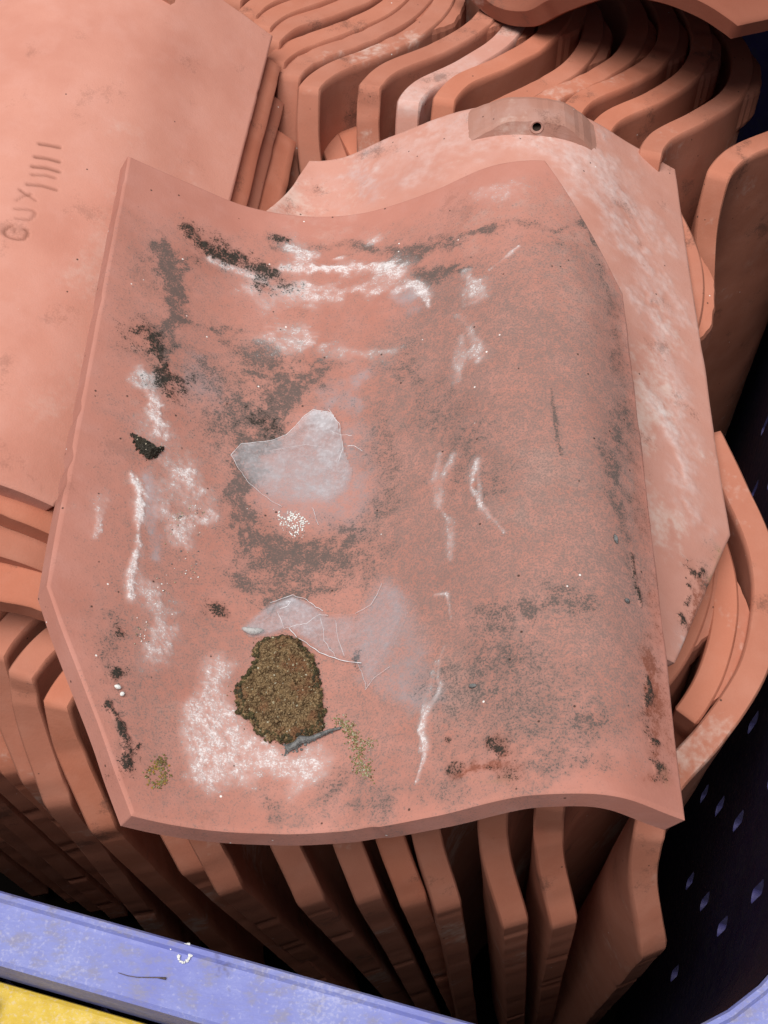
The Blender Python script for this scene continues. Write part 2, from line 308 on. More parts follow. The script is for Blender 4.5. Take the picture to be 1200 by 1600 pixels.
# ------------------------------------------------------------------ small helpers
def link(name, mesh, parent=None):
    o = bpy.data.objects.new(name, mesh)
    C.objects.link(o)
    if parent is not None:
        o.parent = parent
    return o

def tag(o, label=None, cat=None, group=None, kind=None):
    if label: o['label'] = label
    if cat: o['category'] = cat
    if group: o['group'] = group
    if kind: o['kind'] = kind
    return o

def raw_mesh(name, verts, faces, mats, smooth=True, mat_idx=None):
    me = bpy.data.meshes.new(name)
    me.from_pydata([tuple(v) for v in verts], [], [tuple(int(i) for i in f) for f in faces])
    for m in (mats if isinstance(mats, (list, tuple)) else [mats]):
        me.materials.append(m)
    if smooth:
        me.polygons.foreach_set('use_smooth', [True] * len(me.polygons))
    if mat_idx is not None:
        me.polygons.foreach_set('material_index', mat_idx)
    me.update()
    return me

def vnoise(x, y, freq, seed):
    """smooth 2-D value noise in 0..1 on arrays x, y (metres), freq in cells per metre"""
    g = np.random.default_rng(seed).random((128, 128))
    u, v = x * freq + 1000.3, y * freq + 1000.7
    i, j = np.floor(u).astype(int), np.floor(v).astype(int)
    fu, fv = u - i, v - j
    fu = fu * fu * (3 - 2 * fu); fv = fv * fv * (3 - 2 * fv)
    a = g[i % 128, j % 128]; b = g[(i + 1) % 128, j % 128]
    c = g[i % 128, (j + 1) % 128]; d = g[(i + 1) % 128, (j + 1) % 128]
    return (a * (1 - fu) + b * fu) * (1 - fv) + (c * (1 - fu) + d * fu) * fv

def fbm(x, y, freq, seed, octs=3):
    s = 0; amp = 0.5; tot = 0
    for k in range(octs):
        s = s + amp * vnoise(x, y, freq * 2 ** k, seed + k); tot += amp; amp *= 0.55
    return s / tot

def sstep(a, b, x):
    t = np.clip((x - a) / (b - a + 1e-12), 0, 1)
    return t * t * (3 - 2 * t)

def poly_dist(px, py, pts, closed=False):
    d = np.full(px.shape, 1e9)
    n = len(pts)
    for k in range(n if closed else n - 1):
        ax, ay = pts[k]; bx, by = pts[(k + 1) % n]
        dx, dy = bx - ax, by - ay
        t = np.clip(((px - ax) * dx + (py - ay) * dy) / (dx * dx + dy * dy + 1e-9), 0, 1)
        d = np.minimum(d, np.hypot(px - ax - t * dx, py - ay - t * dy))
    return d

def inside(px, py, pts):
    r = np.zeros(px.shape, bool)
    n = len(pts)
    for k in range(n):
        ax, ay = pts[k]; bx, by = pts[(k + 1) % n]
        c = ((ay > py) != (by > py)) & (px < (bx - ax) * (py - ay) / ((by - ay) or 1e-9) + ax)
        r ^= c
    return r

# ------------------------------------------------------------------ node helpers
class NT:
    def __init__(self, name):
        self.m = bpy.data.materials.new(name)
        self.m.use_nodes = True
        self.t = self.m.node_tree
        self.t.nodes.clear()
        self.out = self.t.nodes.new('ShaderNodeOutputMaterial')
        self.co = self.t.nodes.new('ShaderNodeTexCoord')
    def n(self, typ, **kw):
        nd = self.t.nodes.new(typ)
        for k, v in kw.items():
            setattr(nd, k, v)
        return nd
    def l(self, a, b):
        self.t.links.new(a, b)
    def put(self, sock, v):
        if hasattr(v, 'is_linked') or hasattr(v, 'links'):
            self.l(v, sock)
        else:
            sock.default_value = v
    def math(self, op, a, b=0.0, clamp=False):
        nd = self.n('ShaderNodeMath', operation=op, use_clamp=clamp)
        self.put(nd.inputs[0], a); self.put(nd.inputs[1], b)
        return nd.outputs[0]
    def noise(self, scale, detail=3.0, rough=0.55, vec=None, lac=2.0):
        nd = self.n('ShaderNodeTexNoise')
        nd.inputs['Scale'].default_value = scale
        nd.inputs['Detail'].default_value = detail
        nd.inputs['Roughness'].default_value = rough
        self.l(vec if vec is not None else self.co.outputs['Object'], nd.inputs['Vector'])
        return nd.outputs['Fac']
    def mix(self, fac, a, b):
        nd = self.n('ShaderNodeMix', data_type='RGBA')
        self.put(nd.inputs[0], fac)
        self.put(nd.inputs[6], a if not isinstance(a, tuple) else (*a, 1.0))
        self.put(nd.inputs[7], b if not isinstance(b, tuple) else (*b, 1.0))
        return nd.outputs[2]
    def ramp(self, v, lo, hi, to0=0.0, to1=1.0):
        nd = self.n('ShaderNodeMapRange', interpolation_type='SMOOTHSTEP')
        self.put(nd.inputs[0], v)
        nd.inputs[1].default_value = lo; nd.inputs[2].default_value = hi
        nd.inputs[3].default_value = to0; nd.inputs[4].default_value = to1
        return nd.outputs[0]
    def attr(self, name):
        nd = self.n('ShaderNodeAttribute', attribute_type='GEOMETRY', attribute_name=name)
        return nd.outputs['Fac']
    def bsdf(self, col, rough=0.8, bump=None, bdist=0.0005, bstr=1.0, spec=0.3):
        b = self.n('ShaderNodeBsdfPrincipled')
        self.put(b.inputs['Base Color'], col if not isinstance(col, tuple) else (*col, 1.0))
        self.put(b.inputs['Roughness'], rough)
        b.inputs['Specular IOR Level'].default_value = spec
        if bump is not None:
            bn = self.n('ShaderNodeBump')
            bn.inputs['Distance'].default_value = bdist
            bn.inputs['Strength'].default_value = bstr
            self.l(bump, bn.inputs['Height']); self.l(bn.outputs[0], b.inputs['Normal'])
        self.l(b.outputs[0], self.out.inputs['Surface'])
        return b

def clay_material(name, base, stained=False, speck=0.5, film=0.25, bloom=(2.3, 2.0, .46, 1.4, .86, .52), dust=.6):
    N = NT(name)
    oi = N.n('ShaderNodeObjectInfo')
    mp = N.n('ShaderNodeVectorMath', operation='ADD')
    sc = N.n('ShaderNodeVectorMath', operation='SCALE')
    if not stained:                       # every tile gets its own patch of the clay pattern
        N.l(oi.outputs['Location'], sc.inputs[0]); sc.inputs['Scale'].default_value = 7.0
    N.l(N.co.outputs['Object'], mp.inputs[0]); N.l(sc.outputs[0], mp.inputs[1])
    V = mp.outputs[0]
    fine = N.noise(1100, 3, .6, V); mid = N.noise(260, 4, .6, V); big = N.noise(22, 4, .55, V); soft = N.noise(70, 3, .5, V)
    dark = tuple(c * k for c, k in zip(base, (.86, .78, .75)))
    pale = tuple(min(1, c * k) for c, k in zip(base, (1.10, 1.28, 1.42)))
    col = N.mix(N.ramp(big, .15, .70), dark, base)
    col = N.mix(N.math('MULTIPLY', N.ramp(soft, .42, .72), film), col, pale)
    col = N.mix(N.math('MULTIPLY', N.ramp(fine, .45, .8), .22), col, dark)
    if not stained:                       # each tile fired a little differently
        hv = N.n('ShaderNodeHueSaturation')
        N.l(col, hv.inputs['Color'])
        N.l(N.ramp(oi.outputs['Random'], 0, 1, .92, 1.06), hv.inputs['Value'])
        N.l(N.ramp(oi.outputs['Random'], 0, 1, .97, 1.02), hv.inputs['Saturation'])
        col = hv.outputs['Color']
    height = N.math('ADD', N.math('MULTIPLY', fine, .5), N.math('MULTIPLY', mid, .6))
    patch = N.noise(13, 5, .62, V); patch2 = N.noise(31, 5, .65, V)
    dusty = N.math('MULTIPLY', N.ramp(N.math('ADD', patch, N.math('MULTIPLY', mid, .25)), .70, .86), dust)
    col = N.mix(dusty, col, (.62, .50, .45))
    grub = N.math('MULTIPLY', N.ramp(N.math('ADD', patch2, N.math('MULTIPLY', fine, .22)), .70, .82), dust)
    col = N.mix(grub, col, (.12, .062, .048))
    fz = N.math('SUBTRACT', fine, .5); mz = N.math('SUBTRACT', mid, .5)
    gz = N.math('SUBTRACT', N.noise(2300, 2, .6, V), .5)
    def mask(att, kf, km, off, gain, top, film_=.3):
        a = N.attr(att)
        pres = N.ramp(a, .01, .12)
        v = N.math('ADD', a, N.math('ADD', N.math('MULTIPLY', fz, kf), N.math('MULTIPLY', mz, km)))
        v = N.math('ADD', v, N.math('MULTIPLY', gz, kf * .7))
        v = N.math('MULTIPLY', N.math('SUBTRACT', v, off), gain, clamp=True)
        v = N.math('MULTIPLY', v, pres)
        f_ = N.math('MULTIPLY', N.math('MULTIPLY', a, film_), N.ramp(mid, .25, .7, .4, 1.2))
        return N.math('MULTIPLY', N.math('MAXIMUM', v, f_), top, clamp=True)
    if stained:
        col = N.mix(mask('patina', 3.6, 1.2, .46, 1.3, .86, .60), col, (.190, .136, .124))
        col = N.mix(mask('red_stain', 1.4, 1.3, .4, 1.6, .75, .5), col, (.19, .050, .024))
        col = N.mix(mask('grey_film', .6, .8, .2, .9, .85, .6), col, (.37, .345, .38))
        d1 = mask('dark_algae', 2.2, 1.6, .34, 1.7, .86, .60)
        col = N.mix(d1, col, (.092, .076, .070))
        w1 = mask('white_bloom', *bloom)
        col = N.mix(w1, col, (.72, .68, .69))
        col = N.mix(mask('green_lichen', 1.2, 1.0, .4, 2.0, .7, .4), col, (.20, .17, .05))
        k1 = mask('black_crust', 2.6, 2.6, .44, 2.2, .97, .5)
        col = N.mix(k1, col, (.030, .026, .021))
        height = N.math('ADD', height, N.math('ADD', N.math('MULTIPLY', k1, N.math('ADD', fine, .4)), N.math('MULTIPLY', w1, .5)))
        st = N.attr('stamp_groove')
        col = N.mix(N.math('MULTIPLY', st, .62), col, (.10, .035, .02))
    def specks(scale, rad, keep, colr, k):
        nonlocal col
        v = N.n('ShaderNodeTexVoronoi', feature='F1')
        v.inputs['Scale'].default_value = scale
        N.l(V, v.inputs['Vector'])
        sp = N.n('ShaderNodeSeparateColor'); N.l(v.outputs['Color'], sp.inputs[0])
        near = N.ramp(v.outputs['Distance'], rad * .55, rad, 1, 0)
        near = N.math('MULTIPLY', near, N.math('LESS_THAN', sp.outputs[0], keep))
        col = N.mix(N.math('MULTIPLY', near, k), col, colr)
    if speck > 0:
        specks(230, .16, .10 * speck, (.03, .022, .018), .85)
        specks(190, .11, .07 * speck, (.80, .78, .76), .9)
    N.bsdf(col, .86, height, .00035, .55, .22)
    return N.m

CLAY = (.45, .172, .112)
M_clay = clay_material('fired_clay', CLAY, False, .35, .3)
M_old = clay_material('weathered_clay', (.455, .200, .157), True, .8, .25, dust=.22)
M_pale = clay_material('bloomed_clay', (.53, .265, .212), True, .5, .2, (.5, .25, .22, .62, .62, .70))
M_pile = clay_material('clean_clay', (.56, .262, .203), True, .12, .2, dust=.25)
M_nib = clay_material('grimy_nib_clay', (.40, .205, .160), False, .8, .6)
M_shaded = clay_material('shaded_orange_clay', (.27, .090, .055), False, .1, .1)  # darker clay: the shadow over the top-right tiles is put into its colour

# ------------------------------------------------------------------ the pantile
T = .0125; L = .342; TW = .24374
A_, B_, C_, D_ = .0845, .0433, .0737, .0380          # tail cut (trough side), head cut (roll side)
PROF = np.array([2.5, -10.4, -21.7, -23.5, -16.3, 1.9, 24.0, 29.3, 14.2]) / 1000

def prof(x):
    K = len(PROF)
    u = np.clip(x / TW, 0, 1) * (K - 1)
    i = np.clip(np.floor(u).astype(int), 0, K - 2); t = u - i
    zz = np.concatenate([[2 * PROF[0] - PROF[1]], PROF, [2 * PROF[-1] - PROF[-2]]])
    p0, p1, p2, p3 = zz[i], zz[i + 1], zz[i + 2], zz[i + 3]
    return .5 * (2 * p1 + (p2 - p0) * t + (2 * p0 - 5 * p1 + 4 * p2 - p3) * t * t + (3 * p1 - 3 * p2 + p3 - p0) * t ** 3)

def surf(x, y, off=0.0, bulge=0.0):
    """point of the tile body: x across (trough lip .. roll lip), y along (tail .. head), off along the face normal; origin at the head centre"""
    x = np.asarray(x, float); y = np.asarray(y, float)
    e = 1e-4
    f = lambda q: prof(q) - bulge * np.exp(-((q - .085) / .04) ** 2)
    xc = np.clip(x, e, TW - e)
    s = (f(xc + e) - f(xc - e)) / (2 * e)
    k = 1 / np.sqrt(1 + s * s)
    return np.stack([x - TW / 2 - s * k * off, y - L + 0 * x, f(x) + k * off], -1)

CH = {'K': 'black_crust', 'D': 'dark_algae', 'P': 'patina', 'W': 'white_bloom', 'G': 'grey_film', 'R': 'red_stain', 'Y': 'green_lichen', 's': 'stamp_groove'}

def stain_fields(X, Y, stains):
    """X, Y in mm. Stains stay where they are on the tile: each has its own outline, frayed by noise."""
    F = {}
    wob = fbm(X / 1000, Y / 1000, 130, 91, 3) - .5
    wob2 = fbm(X / 1000, Y / 1000, 420, 47, 2) - .5
    blot = fbm(X / 1000, Y / 1000, 42, 33, 4)
    vary = fbm(X / 1000, Y / 1000, 75, 12, 2); gaps = fbm(X / 1000, Y / 1000, 95, 71, 3)
    for ch, s, w, pts in stains:
        nm = CH[ch]
        if nm not in F: F[nm] = np.zeros(X.shape)
        p = np.array(pts)
        m = abs(w) * 2.0 + 2
        sel = (X > p[:, 0].min() - m) & (X < p[:, 0].max() + m) & (Y > p[:, 1].min() - m) & (Y < p[:, 1].max() + m)
        if not sel.any(): continue
        x, y = X[sel], Y[sel]
        if ch == 's':
            v = s * sstep(w * .45, w * .04, poly_dist(x, y, pts))
        elif w > 0:
            d = (poly_dist(x, y, pts) + (wob[sel] * 1.2 + wob2[sel] * .8) * w * .6) / (.50 + 1.0 * sstep(.25, .75, vary[sel]))
            v = s * ((.82, .30) if s >= 1 else (.45, .75))[0] * (1 + ((.82, .30) if s >= 1 else (.45, .75))[1] / ((.82, .30) if s >= 1 else (.45, .75))[0] * sstep(.28, .62, gaps[sel])) * (.68 * sstep(w * .64, w * .22, d) + .32 * sstep(w * 1.35, w * .1, d))
        else:
            d = poly_dist(x, y, pts, True)
            d = np.where(inside(x, y, pts), -d, d) + (wob[sel] * 1.3 + wob2[sel] * .5) * -w * .9
            v = s * sstep(-w * .9, w * .9, d)
            if ch in 'PD': v = v * ((.78, .44) if ch == 'P' else (.55, .9))[0] + v * ((.78, .44) if ch == 'P' else (.55, .9))[1] * sstep(.25, .75, blot[sel])
        F[nm][sel] = 1 - (1 - F[nm][sel]) * (1 - np.clip(v, 0, 1))
    return F

def tile_mesh(name, mat, nu, nv, seed=0, stains=None, stain_face='top', bulge=0.0, xmax=None, ymin=0.0, warp=.0006, rag=.0012, th=T):
    """closed shell of one pantile, its two cut corners, chamfered and slightly chipped edges"""
    e = .0011
    ys = np.unique(np.concatenate([np.linspace(0, 1, nv), [A_ / L, 1 - C_ / L]]))
    us = np.linspace(0, 1, nu)
    def dom(ins):
        y0, y1 = ymin + ins, L - ins
        y = y0 + (y1 - y0) * ys
        yt = y - min(ymin, 0.0)
        xl = np.where(yt < A_, B_ * (1 - yt / A_), 0.0) + ins
        xr = np.where(y > L - C_, TW - D_ * (1 - (L - y) / C_), TW) - ins
        if xmax: xr = np.minimum(xr, xmax + .006 * (vnoise(y, y * 0, 60, 5) - .5) - ins)
        X = xl[:, None] + (xr - xl)[:, None] * us[None, :]
        return X, np.repeat(y[:, None], len(us), 1)
    n_u, n_v = len(us), len(ys)
    Xi, Yi = dom(e); Xo, Yo = dom(0)
    jx = (fbm(Xo, Yo, 38, seed + 3, 2) - .5) * rag
    jy = (fbm(Xo, Yo, 38, seed + 9, 2) - .5) * rag
    chip = np.clip(fbm(Xo, Yo, 75, seed + 17, 2) - .68, 0, 1) * rag * 5
    cx, cy = TW / 2, L / 2
    Xo2 = Xo + jx - np.sign(Xo - cx) * chip * (abs(Xo - cx) > .09); Yo2 = Yo + jy - np.sign(Yo - cy) * chip * (abs(Yo - cy) > .14)
    wv = (fbm(Xi, Yi, 9, seed + 21, 2) - .5) * warp * 3 + (fbm(Xi, Yi, 45, seed + 25, 2) - .5) * warp
    F = None; top_add = 0; bot_add = 0
    if stains:
        F = stain_fields(Xi * 1000, Yi * 1000, stains)
        z0 = np.zeros(Xi.shape)
        gr = fbm(Xi, Yi, 900, 5, 2)
        rel = .0012 * F.get('black_crust', z0) * gr * sstep(.3, .7, F.get('black_crust', z0)) + .0011 * F.get('white_bloom', z0) * gr
        if stain_face == 'top': top_add = rel
        else: bot_add = rel - .0011 * F.get('stamp_groove', z0)
    top = surf(Xi, Yi, wv + top_add, bulge).reshape(-1, 3)
    bot = surf(Xi, Yi, wv - th - bot_add, bulge).reshape(-1, 3)
    ring = [(0, j) for j in range(n_u)] + [(i, n_u - 1) for i in range(1, n_v)] + [(n_v - 1, j) for j in range(n_u - 2, -1, -1)] + [(i, 0) for i in range(n_v - 2, 0, -1)]
    ri = np.array([r[0] for r in ring]); rj = np.array([r[1] for r in ring])
    bx, by, bw = Xo2[ri, rj], Yo2[ri, rj], wv[ri, rj]
    s1 = surf(bx, by, bw - e * .9, bulge); s2 = surf(bx, by, bw - th + e * .9, bulge)
    nt = n_u * n_v; nr = len(ring)
    V = np.concatenate([top, bot, s1, s2])
    idx = (np.arange(n_v - 1)[:, None] * n_u + np.arange(n_u - 1)[None, :]).ravel()
    f_top = np.stack([idx, idx + 1, idx + n_u + 1, idx + n_u], 1)
    f_bot = np.stack([idx + nt, idx + nt + n_u, idx + nt + n_u + 1, idx + nt + 1], 1)
    g = ri * n_u + rj; gn = np.roll(g, -1); k = np.arange(nr); kn = np.roll(k, -1)
    f1 = np.stack([g, 2 * nt + k, 2 * nt + kn, gn], 1)
    f2 = np.stack([2 * nt + k, 2 * nt + nr + k, 2 * nt + nr + kn, 2 * nt + kn], 1)
    f3 = np.stack([2 * nt + nr + k, nt + g, nt + gn, 2 * nt + nr + kn], 1)
    Fc = np.concatenate([f_top, f_bot, f1, f2, f3]).astype(np.int32)
    me = bpy.data.meshes.new(name)
    me.vertices.add(len(V)); me.vertices.foreach_set('co', V.astype(np.float32).ravel())
    me.loops.add(Fc.size); me.loops.foreach_set('vertex_index', Fc.ravel())
    me.polygons.add(len(Fc)); me.polygons.foreach_set('loop_start', np.arange(0, Fc.size, 4, dtype=np.int32))
    sm = np.ones(len(Fc), bool)
    me.polygons.foreach_set('use_smooth', sm)
    me.materials.append(mat)
    me.update(calc_edges=True); me.validate()
    ev = np.empty(len(me.edges) * 2, np.int32); me.edges.foreach_get('vertices', ev); ev = ev.reshape(-1, 2)
    r1 = (ev[:, 0] >= 2 * nt) & (ev[:, 0] < 2 * nt + nr) & (ev[:, 1] >= 2 * nt) & (ev[:, 1] < 2 * nt + nr)
    r2 = (ev[:, 0] >= 2 * nt + nr) & (ev[:, 1] >= 2 * nt + nr)
    t1 = (ev[:, 0] < 2 * nt) & (ev[:, 1] < 2 * nt)
    gm = np.zeros(len(V), bool); gm[g] = True; gm[nt + g] = True
    t1 &= gm[ev[:, 0]] & gm[ev[:, 1]]
    sh = me.attributes.new('sharp_edge', 'BOOLEAN', 'EDGE')
    sh.data.foreach_set('value', r1 | r2)
    if F:
        for nm, val in F.items():
            at = me.attributes.new(nm, 'FLOAT', 'POINT')
            full = np.zeros(len(V), np.float32)
            full[:nt] if stain_face == 'top' else None
            if stain_face == 'top': full[:nt] = val.ravel()
            else: full[nt:2 * nt] = val.ravel()
            full[2 * nt:2 * nt + nr] = val[ri, rj] * .6; full[2 * nt + nr:] = val[ri, rj] * .6
            at.data.foreach_set('value', full)
    return me

def nib_mesh(name, mat, mat_dark, bulge=0.0):
    """hanging lug on the underside at the head: a trapezoid ridge with a nail hole in its tail face"""
    nx, hw, hh = .087, .0340, .0092
    def P(dx, t, h):                       # t 0 head face, 1 tail face
        x = nx + dx
        y0 = L - .0012 - .35 * h; y1 = L - .029 + .50 * h
        p = surf(np.array([x]), np.array([y0 + (y1 - y0) * t]), -T + .0015, bulge)[0]
        return (p[0], p[1], p[2] - h)
    prof_ = []
    n = 26
    for k in range(n + 1):
        a = -1 + 2 * k / n
        h = hh * float(np.clip((1 - abs(a)) / .56, 0, 1)) ** .9
        h += random.uniform(-.0004, .0004) if 0 < k < n else 0
        prof_.append((a * hw, max(h, .0001)))
    V = []; Fs = []; mi = []
    # ridge top: strip between head and tail outlines
    ts = [0, .12, .5, .88, 1]
    for (dx, h) in prof_:
        for t in ts:
            rnd = .0009 if t in (0, 1) else 0
            V.append(P(dx, t, max(h - rnd, 0)))
    m = len(ts)
    for k in range(n):
        for j in range(m - 1):
            Fs.append((k * m + j, k * m + j + 1, (k + 1) * m + j + 1, (k + 1) * m + j)); mi.append(0)
    # head face
    base = len(V)
    for (dx, h) in prof_: V.append(P(dx, 0, -.001))
    for k in range(n):
        Fs.append((k * m, (k + 1) * m, base + k + 1, base + k)); mi.append(0)
    # tail face with a hole: outline -> circle -> cup
    out = [(dx, max(h - .0009, 0)) for dx, h in prof_] + [(dx, -.001) for dx, h in prof_[::-1]]
    q = len(out); c0 = (0.0, .0062); r = .0024
    b1 = len(V)
    for (dx, h) in out: V.append(P(dx, 1, h))
    def circ(rad, dep):
        s = len(V)
        for (dx, h) in out:
            a = math.atan2((h - c0[1]) * 3.2, dx)
            p = P(c0[0] + rad * math.cos(a), 1, c0[1] + rad * math.sin(a))
            V.append((p[0], p[1] + dep, p[2]))
        return s
    b2 = circ(r * 1.45, -.0001); b3 = circ(r * 1.2, -.0008); b4 = circ(r * .85, -.0003); b5 = circ(r * .8, .009)
    for sa, sb, mm in ((b1, b2, 0), (b2, b3, 0), (b3, b4, 0), (b4, b5, 1)):
        for k in range(q):
            k2 = (k + 1) % q
            Fs.append((sa + k, sa + k2, sb + k2, sb + k)); mi.append(mm)
    Fs.append(tuple(b5 + k for k in range(q))); mi.append(1)
    return raw_mesh(name, V, Fs, [mat, mat_dark], False, mi)

def place(o, key):
    v = POSES[key]
    o.matrix_world = Matrix(((v[0], v[1], v[2], v[9]), (v[3], v[4], v[5], v[10]), (v[6], v[7], v[8], v[11]), (0, 0, 0, 1)))

Nd = NT('nail_hole_dark'); Nd.bsdf((.035, .02, .015), .9); M_hole = Nd.m

# ------------------------------------------------------------------ ground
Ng = NT('yard_concrete')
gcol = Ng.mix(Ng.ramp(Ng.noise(9, 5), .3, .7), (.20, .19, .18), (.30, .29, .27))
gcol = Ng.mix(Ng.math('MULTIPLY', Ng.ramp(Ng.noise(220, 3), .55, .75), .5), gcol, (.10, .095, .09))
Ng.bsdf(gcol, .9, Ng.noise(300, 4), .002, .6)
GROUND_Z = -.16
g = link('ground', raw_mesh('ground', [(-60, -60, GROUND_Z), (60, -60, GROUND_Z), (60, 60, GROUND_Z), (-60, 60, GROUND_Z)], [(0, 1, 2, 3)], Ng.m, False))
tag(g, kind='structure')

# ------------------------------------------------------------------ purple plastic bin
def plastic(name, base, dirt_col, dirt, rough=.42, faded=None, chalk=.25):
    N = NT(name)
    big = N.noise(26, 4); med = N.noise(120, 5, .65); fin = N.noise(700, 3)
    col = N.mix(N.ramp(big, .3, .7), base, faded or tuple(min(1, c * 1.25) for c in base))
    mp = N.n('ShaderNodeMapping'); N.l(N.co.outputs['Object'], mp.inputs['Vector'])
    mp.inputs['Scale'].default_value = (1.0, 3.2, 1.0); mp.inputs['Rotation'].default_value = (0, 0, R_(15))
    scr = N.noise(160, 5, .7, mp.outputs[0])
    d = N.math('MULTIPLY', N.ramp(N.math('ADD', N.math('MULTIPLY', med, .6), N.math('MULTIPLY', scr, .4)), .47, .64), dirt)
    col = N.mix(d, col, dirt_col)
    col = N.mix(N.math('MULTIPLY', N.ramp(N.math('MULTIPLY', fin, N.math('ADD', big, .45)), .50, .72), chalk), col, (.55, .53, .62))
    col = N.mix(N.math('MULTIPLY', N.ramp(N.noise(48, 4, .7), .62, .74), dirt * .8), col, (.06, .045, .07))
    N.bsdf(col, N.ramp(med, .3, .7, rough, rough + .25), N.math('ADD', fin, scr), .0003, .5, .4)
    return N.m
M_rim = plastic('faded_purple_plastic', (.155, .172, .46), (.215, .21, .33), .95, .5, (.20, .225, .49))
M_wall = plastic('shaded_purple_plastic', (.007, .005, .028), (.004, .003, .010), .6, .4, None, 0)  # near-black copy of the bin plastic, the shade inside put into its colour

M_slot = plastic('lit_slot_plastic', (.055, .05, .16), (.03, .028, .07), .6, .5, None, 0)  # paler than the wall: light from outside is put into the slot colour
RIM_Z = .46; FLOOR_Z = -.125
fd = Vector((.9659, -.2588, 0)); rd = Vector((.2588, .9659, 0))        # along the front wall, along the right wall
P0 = Vector((.032, .075, 0)); Q0 = Vector((.1580, .1, 0))
# inside corner = front line x right line
tt = ((Q0 - P0).dot(fd))
corner = P0 + fd * tt
LF, LR, RAD = .74, 1.02, .096
def loop(off, zz, arc=10):
    pts = []
    cs = [(corner, -fd, rd), (corner + rd * LR, -rd, -fd), (corner + rd * LR - fd * LF, fd, -rd), (corner - fd * LF, rd, fd)]
    for (c, din, dout) in cs:
        ctr = c + din * RAD + dout * RAD        # arc centre, inside the bin
        for k in range(arc + 1):
            a = math.pi / 2 * k / arc
            v = -dout * math.cos(a) - din * math.sin(a)
            pts.append(ctr + v * (RAD + off) + Vector((0, 0, zz)))
    return pts

def sweep(name, sections, mat, parent, closed=True, smooth=False):
    loops = [loop(o, z) for o, z in sections]
    n = len(loops[0]); V = [p for lp in loops for p in lp]; Fs = []
    m = len(loops)
    for a in range(m if closed else m - 1):
        b = (a + 1) % m
        for k in range(n):
            k2 = (k + 1) % n
            Fs.append((a * n + k, a * n + k2, b * n + k2, b * n + k))
    me = raw_mesh(name, V, Fs, mat, smooth)
    o = link(name, me, parent)
    return o

pb = tag(link('plastic_bin', None), 'faded purple plastic bin with slotted walls, packed with standing clay tiles', 'bin')
pb.location = (0, 0, 0)
rim = sweep('rim', [(0.0003, RIM_Z - .008), (0, RIM_Z - .0012), (.0009, RIM_Z + .0004), (.0028, RIM_Z + .0006), (.0040, RIM_Z - .0012), (.0052, RIM_Z - .0014), (.0235, RIM_Z - .0008),
                    (.0252, RIM_Z - .0022), (.0256, RIM_Z - .036), (.0230, RIM_Z - .036), (.0226, RIM_Z - .006), (.006, RIM_Z - .006)], M_rim, pb)

def slotted_wall(name, p0, du, length, holes, parent, nrm, slot=(.0036, .0120), thick=.0045, z0=FLOOR_Z, z1=RIM_Z - .0085):
    """flat wall panel with round-ended upright drain slots cut right through it"""
    hx, hz = slot
    cw, chh = hx + .004, hz + .004
    us = {0, length}; zs = {z0, z1}
    for (u, z) in holes: us |= {round(u - cw, 5), round(u + cw, 5)}; zs |= {round(z - chh, 5), round(z + chh, 5)}
    us = sorted(us); zs = sorted(zs)
    cells = {(round(u - cw, 5), round(z - chh, 5)) for u, z in holes}
    V = []; Fs = []; tun = []
    def W(u, z, d): 
        p = p0 + du * u + nrm * d; V.append((p.x, p.y, z)); return len(V) - 1
    for i in range(len(us) - 1):
        for j in range(len(zs) - 1):
            ua, ub, za, zb = us[i], us[i + 1], zs[j], zs[j + 1]
            if (ua, za) in cells:
                cu, cz = (ua + ub) / 2, (za + zb) / 2
                ring = []; outer = []
                nn = 24
                for k in range(nn):
                    a = 2 * math.pi * (k + .5) / nn
                    x, z = math.cos(a) * hx, math.sin(a) * hx
                    z += (hz - hx) * (1 if z > 0 else -1)
                    ring.append((cu + x, cz + z))
                    s = max(abs(x) / (cw), abs(z) / (chh)); outer.append((cu + x / s, cz + z / s))
                for (qx, qz) in ((ua, za), (ub, za), (ub, zb), (ua, zb)):     # ring meets the cell corners exactly
                    kk = min(range(nn), key=lambda k: (outer[k][0] - qx) ** 2 + (outer[k][1] - qz) ** 2)
                    outer[kk] = (qx, qz)
                ids = []
                for d in (0, thick):
                    ids.append([W(*q, d) for q in outer]); ids.append([W(*q, d + (.0006 if d == 0 else -.0006) * 0) for q in ring])
                for k in range(nn):
                    k2 = (k + 1) % nn
                    Fs.append((ids[0][k], ids[0][k2], ids[1][k2], ids[1][k]))
                    Fs.append((ids[2][k], ids[3][k], ids[3][k2], ids[2][k2]))
                    Fs.append((ids[1][k], ids[1][k2], ids[3][k2], ids[3][k])); tun.append(len(Fs) - 1)
            else:
                for d in (0, thick):
                    Fs.append((W(ua, za, d), W(ub, za, d), W(ub, zb, d), W(ua, zb, d)))
    mi_ = [0] * len(Fs)
    for t_ in tun: mi_[t_] = 1
    return link(name, raw_mesh(name, V, Fs, [M_wall, M_slot], False, mi_), parent)

hl = []
for k in range(16):
    u = .012 + .056 * k
    hl.append((u, .338)); hl.append((u, .262)); hl.append((u + .028, .196)); hl.append((u, .130))
holes_r = [(u, z) for u, z in hl if u < LR - .06]
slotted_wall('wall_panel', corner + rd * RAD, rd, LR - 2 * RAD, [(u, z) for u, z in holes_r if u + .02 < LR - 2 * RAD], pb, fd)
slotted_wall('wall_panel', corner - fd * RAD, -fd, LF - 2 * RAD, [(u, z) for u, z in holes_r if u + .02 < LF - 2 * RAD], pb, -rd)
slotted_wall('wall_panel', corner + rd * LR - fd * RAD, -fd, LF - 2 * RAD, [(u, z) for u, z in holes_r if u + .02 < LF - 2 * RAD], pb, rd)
slotted_wall('wall_panel', corner - fd * LF + rd * RAD, rd, LR - 2 * RAD, [(u, z) for u, z in holes_r if u + .02 < LR - 2 * RAD], pb, -fd)
